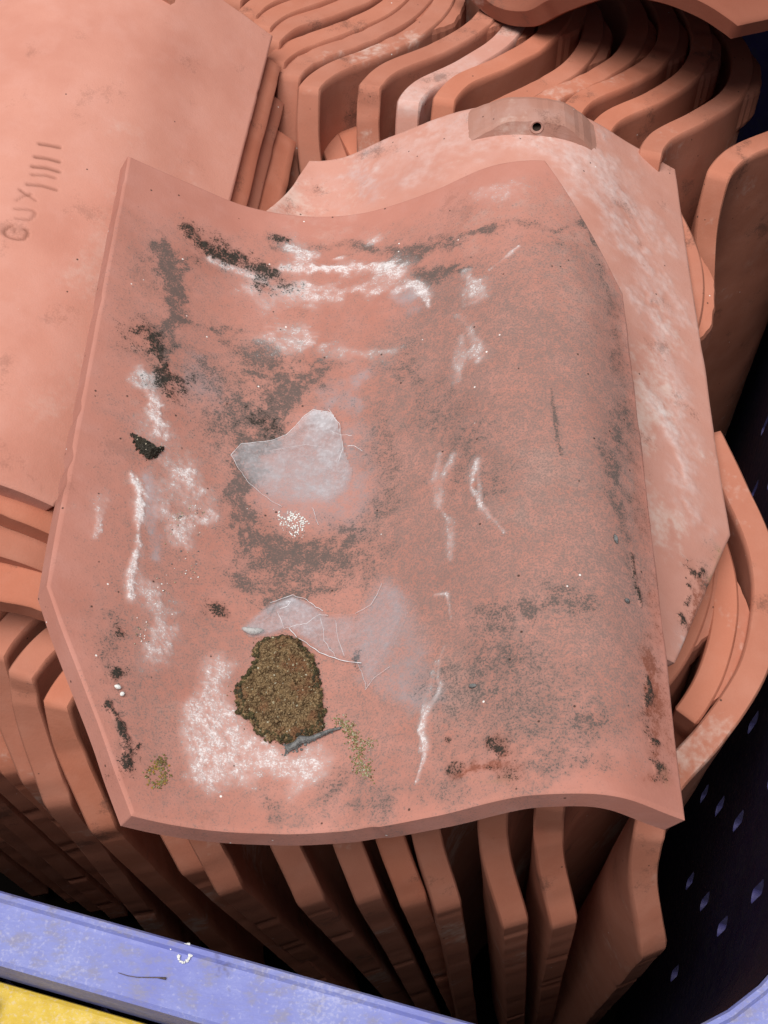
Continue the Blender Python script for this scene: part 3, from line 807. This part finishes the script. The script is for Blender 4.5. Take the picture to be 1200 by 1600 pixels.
# rounded corners and floor
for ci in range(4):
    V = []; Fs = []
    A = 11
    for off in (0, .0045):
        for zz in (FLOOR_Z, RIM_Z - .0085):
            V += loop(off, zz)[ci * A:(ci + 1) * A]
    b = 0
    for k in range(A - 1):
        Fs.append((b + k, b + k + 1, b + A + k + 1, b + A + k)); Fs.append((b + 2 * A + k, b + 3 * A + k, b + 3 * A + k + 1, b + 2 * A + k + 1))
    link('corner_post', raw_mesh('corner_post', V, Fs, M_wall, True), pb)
fl = loop(.0045, FLOOR_Z - .004); fl2 = loop(.0045, FLOOR_Z - .0005); n = len(fl)
Nq = NT('shade_black_floor'); Nq.bsdf((.005, .004, .0035), 1.0, spec=0.0)  # almost black: the deep shade at the bin bottom is painted into the floor
link('floor_panel', raw_mesh('floor_panel', fl + fl2, [tuple(range(n))[::-1], tuple(range(n, 2 * n))] + [(k, (k + 1) % n, n + (k + 1) % n, n + k) for k in range(n)], Nq.m, False), pb)
# feet under the floor
for (du_, dv_) in ((.1, .1), (LF - .1, .1), (.1, LR - .1), (LF - .1, LR - .1)):
    V = []; Fs = []; c = corner - fd * du_ + rd * dv_; s = .04; b = 0
    for zz in (GROUND_Z + .0005, FLOOR_Z - .0045):
        for (a, e_) in ((-s, -s), (s, -s), (s, s), (-s, s)):
            p = c + fd * a + rd * e_; V.append((p.x, p.y, zz))
    Fs += [(b, b + 1, b + 5, b + 4), (b + 1, b + 2, b + 6, b + 5), (b + 2, b + 3, b + 7, b + 6), (b + 3, b, b + 4, b + 7), (b + 3, b + 2, b + 1, b), (b + 4, b + 5, b + 6, b + 7)]
    link('foot_block', raw_mesh('foot_block', V, Fs, M_wall, False), pb)

# ------------------------------------------------------------------ yellow crate outside the front wall
M_yel = plastic('yellow_plastic', (.48, .31, .020), (.36, .20, .012), .22, .45, (.56, .40, .045))
yc = tag(link('plastic_crate', None), 'yellow plastic crate with ribbed rim showing below the purple rim', 'crate')
def ybox(bmv, bmf, u0, u1, v0, v1, z0, z1):
    b = len(bmv)
    for zz in (z0, z1):
        for (u, v) in ((u0, v0), (u1, v0), (u1, v1), (u0, v1)):
            p = corner - fd * u - rd * v; bmv.append((p.x, p.y, zz))
    bmf += [(b, b + 1, b + 5, b + 4), (b + 1, b + 2, b + 6, b + 5), (b + 2, b + 3, b + 7, b + 6), (b + 3, b, b + 4, b + 7), (b + 3, b + 2, b + 1, b), (b + 4, b + 5, b + 6, b + 7)]
def bev(o, w=.0015):
    bm_ = bmesh.new(); bm_.from_mesh(o.data); bmesh.ops.recalc_face_normals(bm_, faces=bm_.faces)
    bmesh.ops.bevel(bm_, geom=list(bm_.edges), offset=w, segments=2, affect='EDGES', profile=.6)
    bm_.to_mesh(o.data); bm_.free()
    return o
V = []; Fs = []; ybox(V, Fs, -.10, .62, .034, .040, GROUND_Z + .004, .420); ybox(V, Fs, -.10, .62, .36, .366, GROUND_Z + .004, .420); ybox(V, Fs, -.10, -.094, .041, .359, GROUND_Z + .004, .420); ybox(V, Fs, .614, .62, .041, .359, GROUND_Z + .004, .420)
bev(link('wall_panel', raw_mesh('yellow_wall_panel', V, Fs, M_yel, False), yc))
V = []; Fs = []; ybox(V, Fs, -.092, .612, .042, .358, GROUND_Z + .004, GROUND_Z + .009)
link('floor_panel', raw_mesh('yellow_floor_panel', V, Fs, M_yel, False), yc)
V = []; Fs = []; ybox(V, Fs, -.11, .63, .0275, .064, .422, .430); ybox(V, Fs, -.11, .63, .340, .372, .422, .430); ybox(V, Fs, -.11, -.08, .066, .338, .422, .430); ybox(V, Fs, .60, .63, .066, .338, .422, .430)
bev(link('rim', raw_mesh('yellow_rim', V, Fs, M_yel, False), yc), .002)
for k in range(8):
    V = []; Fs = []; ybox(V, Fs, -.062 + .088 * k, -.010 + .088 * k, .0345, .075, .4305, .4395)
    bev(link('rib', raw_mesh('yellow_rib', V, Fs, M_yel, False), yc), .003)

# ------------------------------------------------------------------ standing tiles
variants = [tile_mesh('upright_tile_mesh', M_clay, 60, 120, 100 + 31 * k, ymin=-.13, rag=.0013, th=.0138) for k in range(6)]
pale_mesh = tile_mesh('pale_topped_tile_mesh', M_pale, 60, 110, 411, [('W', .9, 9, [[190, 340], [204, 341], [207, 336]]), ('W', .5, 14, [[150, 340], [196, 338]])], 'bottom', ymin=-.13, rag=.0013, th=.0138)
nib_me = nib_mesh('upright_nib_mesh', M_clay, M_hole)
GB = 'upright tiles in the back row'; GF = 'upright tiles in the front row'
STAND = [
 ('b13', 'upright tile ending the back row beside the dark wall, nail hole in its nib', GB),
 ('b12', 'upright tile second from the right end of the back row, showing its nib', GB),
 ('b11', 'upright tile third from the right end of the back row', GB),
 ('b10', 'upright tile fourth from the right end of the back row', GB),
 ('b9', 'upright tile fifth from the right end of the back row', GB),
 ('b8', 'upright tile sixth from the right in the back row, just right of the whitish-cornered one', GB),
 ('b7', 'upright tile with a whitish chalky patch on its top edge, in the back row', GB),
 ('b6', 'upright back-row tile with a broad bare face, just left of the whitish-cornered one', GB),
 ('b5', 'upright back-row tile with a tall cut corner, second left of the whitish-cornered one', GB),
 ('b4', 'upright back-row tile, third left of the whitish-cornered one', GB),
 ('b3', 'upright back-row tile, fourth left of the whitish-cornered one, its end behind the left pile', GB),
 ('b2', 'upright back-row tile, fifth left of the whitish-cornered one, touching the stamped tile in view', GB),
 ('b1', 'upright tile third from the left end of the back row', GB),
 ('b0', 'upright tile second from the left end of the back row', GB),
 ('a1', 'upright tile at the left end of the back row, mostly hidden by the stamped tile', GB),
 ('r1', 'upright tile alone at the right frame edge, before the dark wall', GB),
 ('m0', 'upright tile showing one narrow cut edge between left pile and back row', GB),
 ('m1', 'short pale upright tile edge, left one of two behind the pale tile with nib', GB),
 ('m2', 'short pale leaning tile edge, right one of two behind the pale tile with nib', GB),
 ('e0', "upright tile showing only a bulging nib end beyond the pale tile's right edge", GF),
 ('e1', "curved upright tile piece with nib, by the pale tile's lower right corner", GF),
 ('f9', 'upright tile ending the front row at right, wide cut face below the weathered tile', GF),
 ('f8', 'upright front-row tile just left of the widest black gap', GF),
 ('f7', 'upright front-row tile, second left of the widest black gap', GF),
 ('f6', 'upright front-row tile, third left of the widest black gap, one of a close pair', GF),
 ('f5', 'upright front-row tile, fourth left of the widest black gap, one of a close pair', GF),
 ('f4', 'upright front-row tile, fifth left of the widest black gap', GF),
 ('f3', 'upright front-row tile, sixth left of the widest black gap', GF),
 ('f2', "upright front-row tile, second to the right of the weathered tile's lower left point", GF),
 ('f1', "upright front-row tile, first to the right of the weathered tile's lower left point", GF),
 ('l3', "upright tile nearest the slanting cut corner at the weathered tile's left", GF),
 ('l2', "upright tile second left of the weathered tile's slanting cut corner", GF),
 ('l1', "upright tile third left of the weathered tile's slanting cut corner", GF),
 ('l0', "upright tile fourth left of the weathered tile's slanting cut corner, under the left pile", GF),
 ('k1', "shaded upright tile fifth left of the weathered tile's slanting cut corner", GF),
 ('k2', "shaded upright tile sixth left of the weathered tile's slanting cut corner", GF),
 ('k3', "shaded upright tile seventh left of the weathered tile's slanting cut corner", GF),
 ('k4', "shaded upright tile eighth left of the weathered tile's slanting cut corner", GF),
 ('k5', "shaded upright tile ninth left of the weathered tile's slanting cut corner", GF),
]
for i, (key, lab, grp) in enumerate(STAND):
    if key == 'b7':
        me = pale_mesh
    elif key == 'e1':
        me = tile_mesh('broken_tile_mesh', M_clay, 60, 60, 77, None, 'top', 0, .128, .235)
    else:
        me = variants[i % len(variants)]
    o = link('clay_pantile', me)
    place(o, key)
    tag(o, lab, 'roof tile', grp, 'thing')
    link('nib', nib_me, o)

# ------------------------------------------------------------------ tiles lying on top
GP = 'pile of lying tiles at the left'
me = tile_mesh('stamped_tile_mesh', M_pile, 280, 390, 900, STAMP, 'bottom', 0, None, 0, .0004, .0006)
o = link('clay_pantile', me); place(o, 'left1')
tag(o, 'smooth clean clay tile with stamped letters, on top of the left pile', 'roof tile', GP, 'thing')
link('nib', nib_mesh('pile_nib_mesh', M_clay, M_hole), o)
for key, lab in (('left2', 'tile directly under the stamped tile in the left pile'),
                 ('left3', 'third tile down in the left pile, a narrow edge in view'),
                 ('left4', 'lowest tile in view in the left pile')):
    o = link('clay_pantile', tile_mesh('pile_tile_mesh', M_clay, 60, 80, 910 + len(lab), None)); place(o, key)
    tag(o, lab, 'roof tile', GP, 'thing')
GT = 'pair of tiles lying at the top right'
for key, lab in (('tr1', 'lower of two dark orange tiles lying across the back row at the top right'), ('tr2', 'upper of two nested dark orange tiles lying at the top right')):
    o = link('clay_pantile', tile_mesh('topping_tile_mesh', M_shaded, 60, 80, 930 + len(lab), None)); place(o, key)
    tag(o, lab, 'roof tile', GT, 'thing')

me = tile_mesh('bloomed_tile_mesh', M_pale, 200, 280, 950, SECOND_STAINS, 'bottom', .006, None, 0, .0005, .0009)
second = link('clay_pantile', me); place(second, 'second')
tag(second, 'pale bloomed tile with a drilled nib, lying directly under the weathered tile', 'roof tile', None, 'thing')
tag(link('nib', nib_mesh('bloomed_nib_mesh', M_nib, M_hole, .006), second), 'greyish nib with a nail hole')

me = tile_mesh('weathered_tile_mesh', M_old, 420, 590, 970, MAIN_STAINS, 'top', 0, None, 0, .0007, .0010)
main = link('clay_pantile', me); place(main, 'main')
tag(main, 'large weathered S-shaped tile with moss and cobwebs, lying on top in the middle', 'roof tile', None, 'thing')

# ------------------------------------------------------------------ what grows and sticks on the weathered tile
FE = {f[0]: f[3] for f in MAIN_FEATURES}
def on_tile(x, y, h=0.0):
    x = np.asarray(x, float) / 1000; y = np.asarray(y, float) / 1000
    return surf(x, y, np.asarray(h) / 1000 + (fbm(x, y, 9, 991, 2) - .5) * .0021 + (fbm(x, y, 45, 995, 2) - .5) * .0007 + .0001)

class MB:
    def __init__(self): self.v = []; self.f = []; self.mi = []
    def blob(self, c, r, sq=(1, 1, 1), rough=.25, mi=0, n=1):
        bm_ = bmesh.new(); bmesh.ops.create_icosphere(bm_, subdivisions=n, radius=1)
        rot_ = Matrix.Rotation(random.random() * 6.28, 3, 'Z') @ Matrix.Rotation(random.random() * .8, 3, 'X')
        b = len(self.v)
        for v in bm_.verts:
            p = v.co * (1 + random.uniform(-rough, rough))
            p = rot_ @ Vector((p.x * sq[0], p.y * sq[1], p.z * sq[2])) * r
            self.v.append((c[0] + p.x, c[1] + p.y, c[2] + p.z))
        for f_ in bm_.faces: self.f.append(tuple(b + v.index for v in f_.verts)); self.mi.append(mi)
        bm_.free()
    def tube(self, pts, r, mi=0, sides=5):
        pts = [Vector(p) for p in pts]; b = len(self.v)
        for i, p in enumerate(pts):
            d = (pts[min(i + 1, len(pts) - 1)] - pts[max(i - 1, 0)]).normalized()
            s = d.cross(Vector((0, 0, 1)));  s = s.normalized() if s.length > 1e-6 else Vector((1, 0, 0))
            u = s.cross(d)
            rr = r[i] if hasattr(r, '__len__') else r
            for k in range(sides):
                a = 2 * math.pi * k / sides
                self.v.append(tuple(p + (s * math.cos(a) + u * math.sin(a)) * rr))
        for i in range(len(pts) - 1):
            for k in range(sides):
                k2 = (k + 1) % sides
                self.f.append((b + i * sides + k, b + i * sides + k2, b + (i + 1) * sides + k2, b + (i + 1) * sides + k)); self.mi.append(mi)
        self.f.append(tuple(b + k for k in range(sides))[::-1]); self.mi.append(mi)
        self.f.append(tuple(b + (len(pts) - 1) * sides + k for k in range(sides))); self.mi.append(mi)
    def build(self, name, mats, parent=None, smooth=True):
        return link(name, raw_mesh(name, self.v, self.f, mats, smooth, self.mi), parent)

def grid_patch(mb, poly, step, hfun, mi=0):
    p = np.array(poly); x0, y0 = p.min(0) - step; x1, y1 = p.max(0) + step
    xs = np.arange(x0, x1, step); ys = np.arange(y0, y1, step)
    X, Y = np.meshgrid(xs, ys)
    ins = inside(X, Y, poly); d = poly_dist(X, Y, poly, True); d = np.where(ins, d, -d)
    keep = d > -step * .6
    H = hfun(X, Y, d)
    P = on_tile(X, Y, H)
    idx = -np.ones(X.shape, int); idx[keep] = np.arange(keep.sum()) + len(mb.v)
    mb.v += [tuple(q) for q in P[keep]]
    for i in range(X.shape[0] - 1):
        for j in range(X.shape[1] - 1):
            q = (idx[i, j], idx[i, j + 1], idx[i + 1, j + 1], idx[i + 1, j])
            if min(q) >= 0: mb.f.append(q); mb.mi.append(mi)
    return X, Y, d, H

def mottled(name, cols, scale, rough=.9, bd=.0006):
    N = NT(name)
    a = N.noise(scale, 4, .65); b = N.noise(scale * 3.3, 3, .6); c = N.noise(scale * .3, 2)
    col = N.mix(N.ramp(a, .36, .64), cols[0], cols[1])
    col = N.mix(N.math('MULTIPLY', N.ramp(b, .52, .66), .8), col, cols[2])
    col = N.mix(N.math('MULTIPLY', N.ramp(c, .5, .68), .7), col, cols[3])
    N.bsdf(col, rough, b, bd, .8, .25)
    return N.m
M_moss = mottled('dry_brown_moss', [(.075, .042, .020), (.21, .135, .068), (.34, .25, .14), (.17, .075, .038)], 420)
M_mossd = mottled('dark_moss_edge', [(.035, .028, .016), (.07, .056, .024), (.12, .10, .04), (.04, .034, .026)], 420)
M_grit = mottled('pale_grit', [(.30, .25, .15), (.42, .38, .28), (.6, .57, .5), (.22, .17, .08)], 600)
M_lich = mottled('olive_lichen', [(.14, .12, .045), (.25, .21, .09), (.45, .42, .30), (.10, .075, .03)], 500)
M_ylich = mottled('orange_lichen', [(.34, .17, .025), (.22, .17, .05), (.42, .33, .12), (.10, .09, .035)], 500)
M_soil = mottled('black_soil', [(.020, .017, .013), (.045, .038, .028), (.075, .07, .06), (.03, .024, .016)], 500)
M_drop = mottled('white_crust', [(.72, .72, .70), (.82, .82, .80), (.55, .55, .54), (.78, .78, .77)], 800)
M_grey = mottled('grey_litter', [(.10, .10, .10), (.20, .20, .20), (.06, .06, .06), (.14, .14, .15)], 600)

mb = MB()
moss = []
for k in range(len(FE['moss'])):                       # ragged outline
    (xa, ya), (xb, yb) = FE['moss'][k], FE['moss'][(k + 1) % len(FE['moss'])]
    for q in range(5):
        u = q / 5
        moss.append((xa * (1 - u) + xb * u + random.gauss(0, .42), ya * (1 - u) + yb * u + random.gauss(0, .42)))
def moss_h(X, Y, d):
    n1 = fbm(X / 1000, Y / 1000, 260, 5, 3); n2 = fbm(X / 1000, Y / 1000, 900, 8, 2)
    return -.6 + 5.4 * np.clip((d + .4) / 3.6, 0, 1) ** .55 * (.45 + .85 * n1) + (n2 - .5) * 1.9
X, Y, d, H = grid_patch(mb, moss, .38, moss_h)
sel = np.argwhere(d > -.3)
mb.mi = [0] * len(mb.f)
for k in range(2300):
    i, j = sel[random.randrange(len(sel))]
    edge = d[i, j] < 2.2
    r = random.uniform(.22, .72) / 1000 * (1.2 if edge else 1)
    m_ = 1 if (edge and random.random() < .75) else (2 if random.random() < .06 else 0)
    p = on_tile(X[i, j] + random.uniform(-.2, .2), Y[i, j] + random.uniform(-.2, .2), max(H[i, j], -.1) + .1)
    mb.blob(p, r * (.8 if m_ == 2 else 1), (1, 1, random.uniform(.7, 1.5)), .35, m_, 1 if r > .0004 else 1)
for k in range(170):                                   # crumbs shed round the clump
    a = moss[random.randrange(len(moss))]
    mb.blob(on_tile(a[0] + random.gauss(0, 1.6), a[1] + random.gauss(0, 1.6) - .4, .1), random.uniform(.12, .34) / 1000, (1, 1, .7), .35, random.choice((0, 1, 1, 2)), 1)
mb.build('moss_patch', [M_moss, M_mossd, M_grit], main, False)

mb = MB()                                             # dark root running off the moss
rt = [on_tile(x, y, 1.0 + .4 * k % 1) for k, (x, y) in enumerate(FE['root'])]
mb.tube(rt, [.0016, .0013, .0017, .0011, .0007, .0004], 0, 7)
for k in range(90):
    t = random.random() ** 1.7 * (len(FE['root']) - 1.01); a = int(t); u = t - a
    x = FE['root'][a][0] * (1 - u) + FE['root'][a + 1][0] * u; y = FE['root'][a][1] * (1 - u) + FE['root'][a + 1][1] * u
    s = 2.2 if a < 2 else .7
    mb.blob(on_tile(x + random.gauss(0, s * .6), y + random.gauss(0, s * .6), .4), random.uniform(.3, .8) / 1000, (1, 1, .7), .3, 0)
mb.build('dead_root', [M_grey], main, False)

def cluster(name, pts, spread, count, rr, mats, wts, flat=.6, parent=main, h=.15):
    mb = MB()
    for k in range(count):
        t = random.random() * (len(pts) - 1.001); a = int(t); u = t - a
        x = pts[a][0] * (1 - u) + pts[a + 1][0] * u; y = pts[a][1] * (1 - u) + pts[a + 1][1] * u
        m_ = random.choices(range(len(mats)), wts)[0]
        mb.blob(on_tile(x + random.gauss(0, spread), y + random.gauss(0, spread), h), random.uniform(*rr) / 1000, (1, 1, flat), .3, m_, 1)
    return mb.build(name, mats, parent, False)
cluster('lichen_patch', FE['lich1'], 1.5, 420, (.18, .5), [M_lich, M_grit, M_moss], (6, 2, 1.5))
cluster('lichen_patch', FE['lich2'], 1.2, 60, (.15, .35), [M_lich, M_grit], (3, 2))
tag(cluster('lichen_patch', FE['lich3'], 1.0, 230, (.18, .5), [M_ylich, M_lich, M_moss], (3, 3, 1)), 'small orange and olive lichen patch')
cluster('bird_dropping', FE['drop'], 1.4, 190, (.15, .5), [M_drop], (1,), .7)
cluster('lime_grain', FE['grit'], 1.6, 120, (.15, .42), [M_grit, M_drop, M_grey], (3, 2, 2), .8)
mb = MB()
def clod_h(X, Y, d): return -.5 + 4.5 * np.clip((d + .4) / 2.6, 0, 1) ** .6 + (fbm(X / 1000, Y / 1000, 500, 18, 3) - .5) * 2.0
X, Y, d, H = grid_patch(mb, FE['clod'], .4, clod_h)
sel = np.argwhere(d > -.5)
for k in range(260):
    i, j = sel[random.randrange(len(sel))]
    mb.blob(on_tile(X[i, j], Y[i, j], max(H[i, j], 0)), random.uniform(.25, .6) / 1000, (1, 1, .8), .35, 1 if random.random() < .06 else 0)
mb.build('soil_clod', [M_soil, M_grit], main, False)
for nm in ('cocoon', 'cocoon2'):
    mb = MB(); (xa, ya), (xb, yb) = FE[nm]
    n = 9
    pts = [on_tile(xa + (xb - xa) * (-.25 + 1.5 * k / (n - 1)), ya + (yb - ya) * (-.25 + 1.5 * k / (n - 1)), .9) for k in range(n)]
    mb.tube(pts, [.0009 * math.sin(math.pi * (k + .35) / (n - .3)) ** .6 for k in range(n)], 0, 10)
    mb.build('insect_cocoon', [M_drop], main)
for nm, lab in (('flake', 'grey leaf shred lying near the right edge of the weathered tile'), ('flake3', 'tiny grey shred by the dark line at the right edge of the weathered tile'), ('flake2', 'dark seed husk lying low on the roll of the weathered tile')):
    mb = MB(); (xa, ya), (xb, yb) = FE[nm]; n = 7
    pts = [on_tile(xa + (xb - xa) * k / (n - 1), ya + (yb - ya) * k / (n - 1), .5 + .2 * math.sin(k)) for k in range(n)]
    mb.tube(pts, [.0010 * math.sin(math.pi * (k + .3) / (n - .4)) ** .8 for k in range(n)], 0, 6)
    ob = mb.build('plant_shred', [M_grey]); place(ob, 'main'); tag(ob, lab, 'plant litter', 'plant litter on the weathered tile')

# cobwebs
def web_material(name, base, dens):
    N = NT(name)
    V2 = N.noise(90, 4, .6); V3 = N.noise(500, 3, .65); V4 = N.noise(30, 2)
    fac = N.math('MULTIPLY', N.math('ADD', N.ramp(V2, .3, .72, .55, 1.08), N.ramp(V3, .42, .7, -.12, .22)), dens)
    fac = N.math('MULTIPLY', fac, N.ramp(V4, .25, .7, .6, 1.15))
    fac = N.math('MULTIPLY', fac, N.attr('silk'), clamp=True)
    tr = N.n('ShaderNodeBsdfTransparent'); df = N.n('ShaderNodeBsdfDiffuse'); tl = N.n('ShaderNodeBsdfTranslucent')
    df.inputs[0].default_value = (*base, 1); tl.inputs[0].default_value = (*base, 1)
    m1 = N.n('ShaderNodeMixShader'); m1.inputs[0].default_value = .35
    N.l(df.outputs[0], m1.inputs[1]); N.l(tl.outputs[0], m1.inputs[2])
    m2 = N.n('ShaderNodeMixShader'); N.l(fac, m2.inputs[0]); N.l(tr.outputs[0], m2.inputs[1]); N.l(m1.outputs[0], m2.inputs[2])
    N.l(m2.outputs[0], N.out.inputs['Surface'])
    return N.m
M_web1 = web_material('dense_cobweb', (.64, .64, .685), .84)
M_web2 = web_material('thin_cobweb', (.64, .62, .67), .66)
Nt_ = NT('web_thread'); Nt_.bsdf((.72, .72, .76), .6); M_thread = Nt_.m

def cobweb(name, poly, hfun, threads, mats, dens_fun, rad):
    mb = MB()
    X, Y, d, H = grid_patch(mb, poly, .7, hfun)
    keep = d > -.7 * .6
    nfilm = int(keep.sum())
    den = dens_fun(X, Y, d)[keep]
    for key, r in threads:
        pts = FE[key]
        P = []
        for k in range(len(pts) - 1):
            for s in range(4):
                u = s / 4; P.append((pts[k][0] * (1 - u) + pts[k + 1][0] * u, pts[k][1] * (1 - u) + pts[k + 1][1] * u))
        P.append(tuple(pts[-1]))
        q = np.array(P)
        dd = poly_dist(q[:, 0], q[:, 1], poly, True); dd = np.where(inside(q[:, 0], q[:, 1], poly), dd, -dd)
        hh = hfun(q[:, 0], q[:, 1], dd) + .15
        wob = [random.gauss(0, .12) for _ in P]
        mb.tube([on_tile(a + w_, b + w_, max(h_, .3)) for (a, b), h_, w_ in zip(P, hh, wob)], [r * random.uniform(.6, 1.3) / 1000 for _ in P], 1, 4)
    o = mb.build(name, mats, main)
    at = o.data.attributes.new('silk', 'FLOAT', 'POINT')
    full = np.ones(len(mb.v), np.float32); full[:nfilm] = den
    at.data.foreach_set('value', full)
    return o
top_y = max(p[1] for p in FE['web1']); bot_y = min(p[1] for p in FE['web1'])
def w1_h(X, Y, d): return .5 + 4.2 * np.clip((Y - bot_y) / (top_y - bot_y), 0, 1) ** 1.4 - .9 * np.clip(d / 14, 0, 1) + (fbm(X / 1000, Y / 1000, 120, 61, 2) - .5) * .25
def w1_d(X, Y, d):
    low = np.clip((Y - bot_y) / (top_y - bot_y), 0, 1)
    return (.55 + .55 * low) * sstep(-.3, 5.5, d + 6.5 * low - .6)
cobweb('cobweb', FE['web1'], w1_h, [('ta', .13), ('tb', .07), ('tc', .10), ('td', .08), ('te', .09), ('tf', .12), ('tg', .06)], [M_web1, M_thread], w1_d, .2)
def w2_h(X, Y, d): return .7 + 1.6 * np.clip(d / 5, 0, 1) + (fbm(X / 1000, Y / 1000, 110, 66, 2) - .5) * .2
def w2_d(X, Y, d): return sstep(-.2, 2.6, d) * (.45 + .9 * sstep(118, 96, X)) + .25 * sstep(1.0, .0, d)
cobweb('cobweb', FE['web2'], w2_h, [('th1', .13), ('th2', .16), ('th3', .09), ('th4', .07), ('th5', .07), ('th6', .16), ('th7', .07), ('th8', .06), ('th9', .06)], [M_web2, M_thread], w2_d, .2)
mb = MB(); cw_ = FE['cocoonweb']; n = 12
pts = [on_tile(np.interp(k / (n - 1), [0, .5, 1], [p[0] for p in cw_]), np.interp(k / (n - 1), [0, .5, 1], [p[1] for p in cw_]), 1.2) for k in range(n)]
mb.tube(pts, [.0015 * math.sin(math.pi * (k + .4) / (n - .2)) ** .6 for k in range(n)], 0, 10)
mb.build('egg_sac', [mottled('grey_silk', [(.36, .35, .35), (.45, .44, .44), (.28, .27, .27), (.4, .38, .37)], 300)], main)

# ------------------------------------------------------------------ bits on the purple rim
def on_rim(u, v, h=0.0):                                  # u metres from the corner along the front, v across the rim
    p = corner - fd * u - rd * v
    return (p.x, p.y, RIM_Z - .001 + h)
mb = MB()
for k in range(14):
    a = k / 14 * 5.2 + .5
    mb.blob(on_rim(.2228 + .0022 * math.cos(a), .0038 + .0032 * math.sin(a), .0004), random.uniform(.0005, .0009), (1, 1, .5), .3)
for k in range(3): mb.blob(on_rim(.2288 + random.uniform(-.001, .001), .003 + random.uniform(-.001, .001), .0003), .0005, (1, 1, .5), .3)
ob = mb.build('bird_dropping', [M_drop], pb, False)
mb = MB()
mb.tube([on_rim(.2440 - .0035 * k, .0165 - .0004 * k + .0006 * math.sin(k), .0006) for k in range(6)], [.00010, .00014, .00014, .00016, .0002, .0005], 0, 6)
ob = mb.build('dry_twig', [mottled('brown_twig', [(.10, .07, .06), (.14, .10, .09), (.08, .06, .06), (.1, .08, .07)], 300)]); tag(ob, 'short thin dark twig lying on the purple front rim', 'twig')
